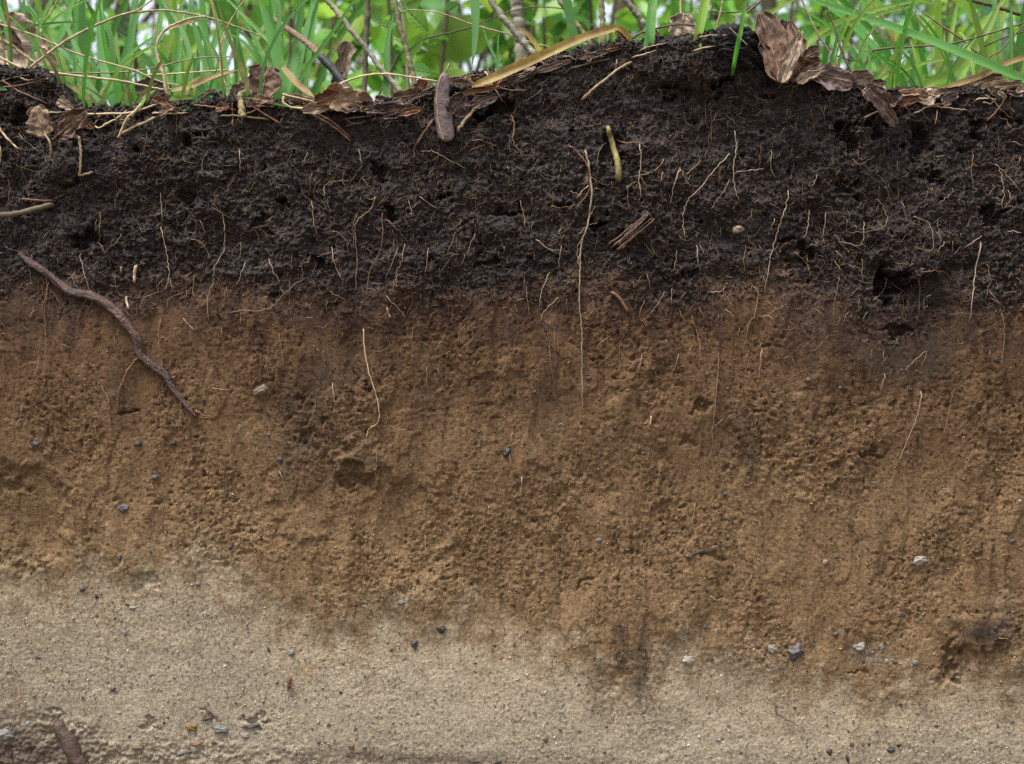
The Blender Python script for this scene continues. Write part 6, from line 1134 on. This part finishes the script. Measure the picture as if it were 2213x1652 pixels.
for k, (dx, Y, h, rad, nl, sz, hue) in enumerate([(-60, 3.4, 2.0, .9, 220, .085, G1), (230, 4.2, 2.2, 1.0, 220, .085, G4), (520, 3.6, 2.0, .9, 210, .085, G2), (800, 4.6, 2.4, 1.1, 320, .09, G1), (1050, 3.5, 2.0, .9, 300, .085, G3), (1330, 4.4, 2.3, 1.0, 320, .085, G2),
                                                   (1600, 3.8, 2.1, .95, 300, .085, G1), (1860, 4.8, 2.3, 1.0, 280, .085, G3), (2120, 4.0, 2.1, .95, 280, .085, G4), (2330, 4.4, 2.2, 1.0, 280, .085, G1)]):
    p = at(dx, 100, Y); hn = {G1: 'fresh green', G2: 'yellow-green', G3: 'deep green', G4: 'bluish green'}[hue]
    shrub(f'tall {hn} shrub standing between the low shrubs and trees', p[0], Y, h, rad, 6, nl, sz, hue, 500 + k, 'tall shrubs before the trees', stem_r=.012)
for k, (dx, Y, h, rad, nl, sz, hue) in enumerate([(-150, 8.5, 6.5, 2.3, 900, .12, G1), (260, 10, 7.5, 2.6, 900, .12, G3), (640, 8, 6.5, 2.3, 900, .12, G2), (980, 11, 8, 2.8, 900, .13, G1), (1330, 9, 7, 2.4, 900, .12, G3), (1680, 8.5, 6.5, 2.3, 900, .12, G2), (2010, 10.5, 7.5, 2.6, 900, .12, G4), (2380, 9, 7, 2.4, 900, .12, G1),
                                                   (80, 15, 11, 3.6, 700, .18, G4), (560, 16, 12, 3.8, 700, .18, G1), (1100, 17, 12, 3.8, 700, .18, G3), (1560, 15, 11, 3.6, 700, .18, G1), (2100, 16, 12, 3.8, 700, .18, G4)]):
    p = at(dx, 100, Y); hn = {G1: 'fresh green', G2: 'yellow-green', G3: 'deep green', G4: 'bluish green'}[hue]
    tree(f'{"tall far" if Y > 13 else "nearer"} tree with {hn} crown behind the shrubs', p[0], Y, h, rad, nl, sz, hue, 600 + k, .10 if Y < 13 else .2)
# broad leaves of the near sapling, each one to be told apart
t = thing('sapling', 'sapling with broad fresh leaves beside the olive stem', 'sapling')
v, fc = tube(spline(path3(2, [(640, 620), (630, 300), (600, 60), (580, -120)], .22), 16), np.linspace(.003, .0015, 16), 6); mk('stem', v, fc, M['olive'], t)
def fresh_leaf(parent, f, base, tip, w, Y, hue, seed, turn=0.0):
    A, B = at(*fr(f, *base), Y), at(*fr(f, *tip), Y); U = B - A; L_ = np.linalg.norm(U); U /= L_
    W0 = np.array([0, -1.0, 0]); Vv = np.cross(W0, U); hw = px(f, w, Y) / 2
    tt = np.linspace(0, 1, 16)[:, None]; q = np.linspace(-1, 1, 9)[None]
    h = hw * np.sin(np.pi * np.clip(tt, .01, .99) ** .85) ** .9
    ca, sa = math.cos(turn), math.sin(turn); Vd = ca * Vv + sa * W0; Wd = -sa * Vv + ca * W0
    ww = .25 * np.abs(q) * h - .18 * L_ * tt ** 2 + .05 * hw * np.cos(tt * 34 + np.abs(q) * 6)
    P = A + (L_ * tt + 0 * q)[..., None] * U + (h * q)[..., None] * Vd + (ww + 0 * q)[..., None] * Wd
    c = np.repeat(np.array([hue]), P.size // 3, 0)
    o = mk('leaf', P.reshape(-1, 3), grid_faces(16, 9), M['foliage'], parent, c)
    v, fc = tube(P[:, 4] + np.array([0, -.0004, 0]), np.linspace(.0008, .0003, 16), 5); mk('midrib', v, fc, M['olive'], o)
LG = (.17, .36, .035)
for k, (b, e, w, tn) in enumerate([((640, 66), (535, 15), 70, .2), ((632, 62), (770, 185), 120, -.2), ((600, 40), (735, -20), 110, .3), ((470, 150), (400, 120), 80, .1), ((470, 155), (540, 180), 90, -.3), ((630, 330), (740, 240), 90, .4), ((640, 440), (800, 450), 110, -.4), ((560, 160), (590, 250), 70, .5),
                                   ((620, 420), (690, 330), 70, .2), ((880, 70), (960, 20), 80, .2), ((640, 300), (560, 240), 70, .3)]):
    fresh_leaf(t, 2, b, e, w, .22 + .03 * (k % 4), LG if k % 3 else (.10, .27, .04), k, tn)
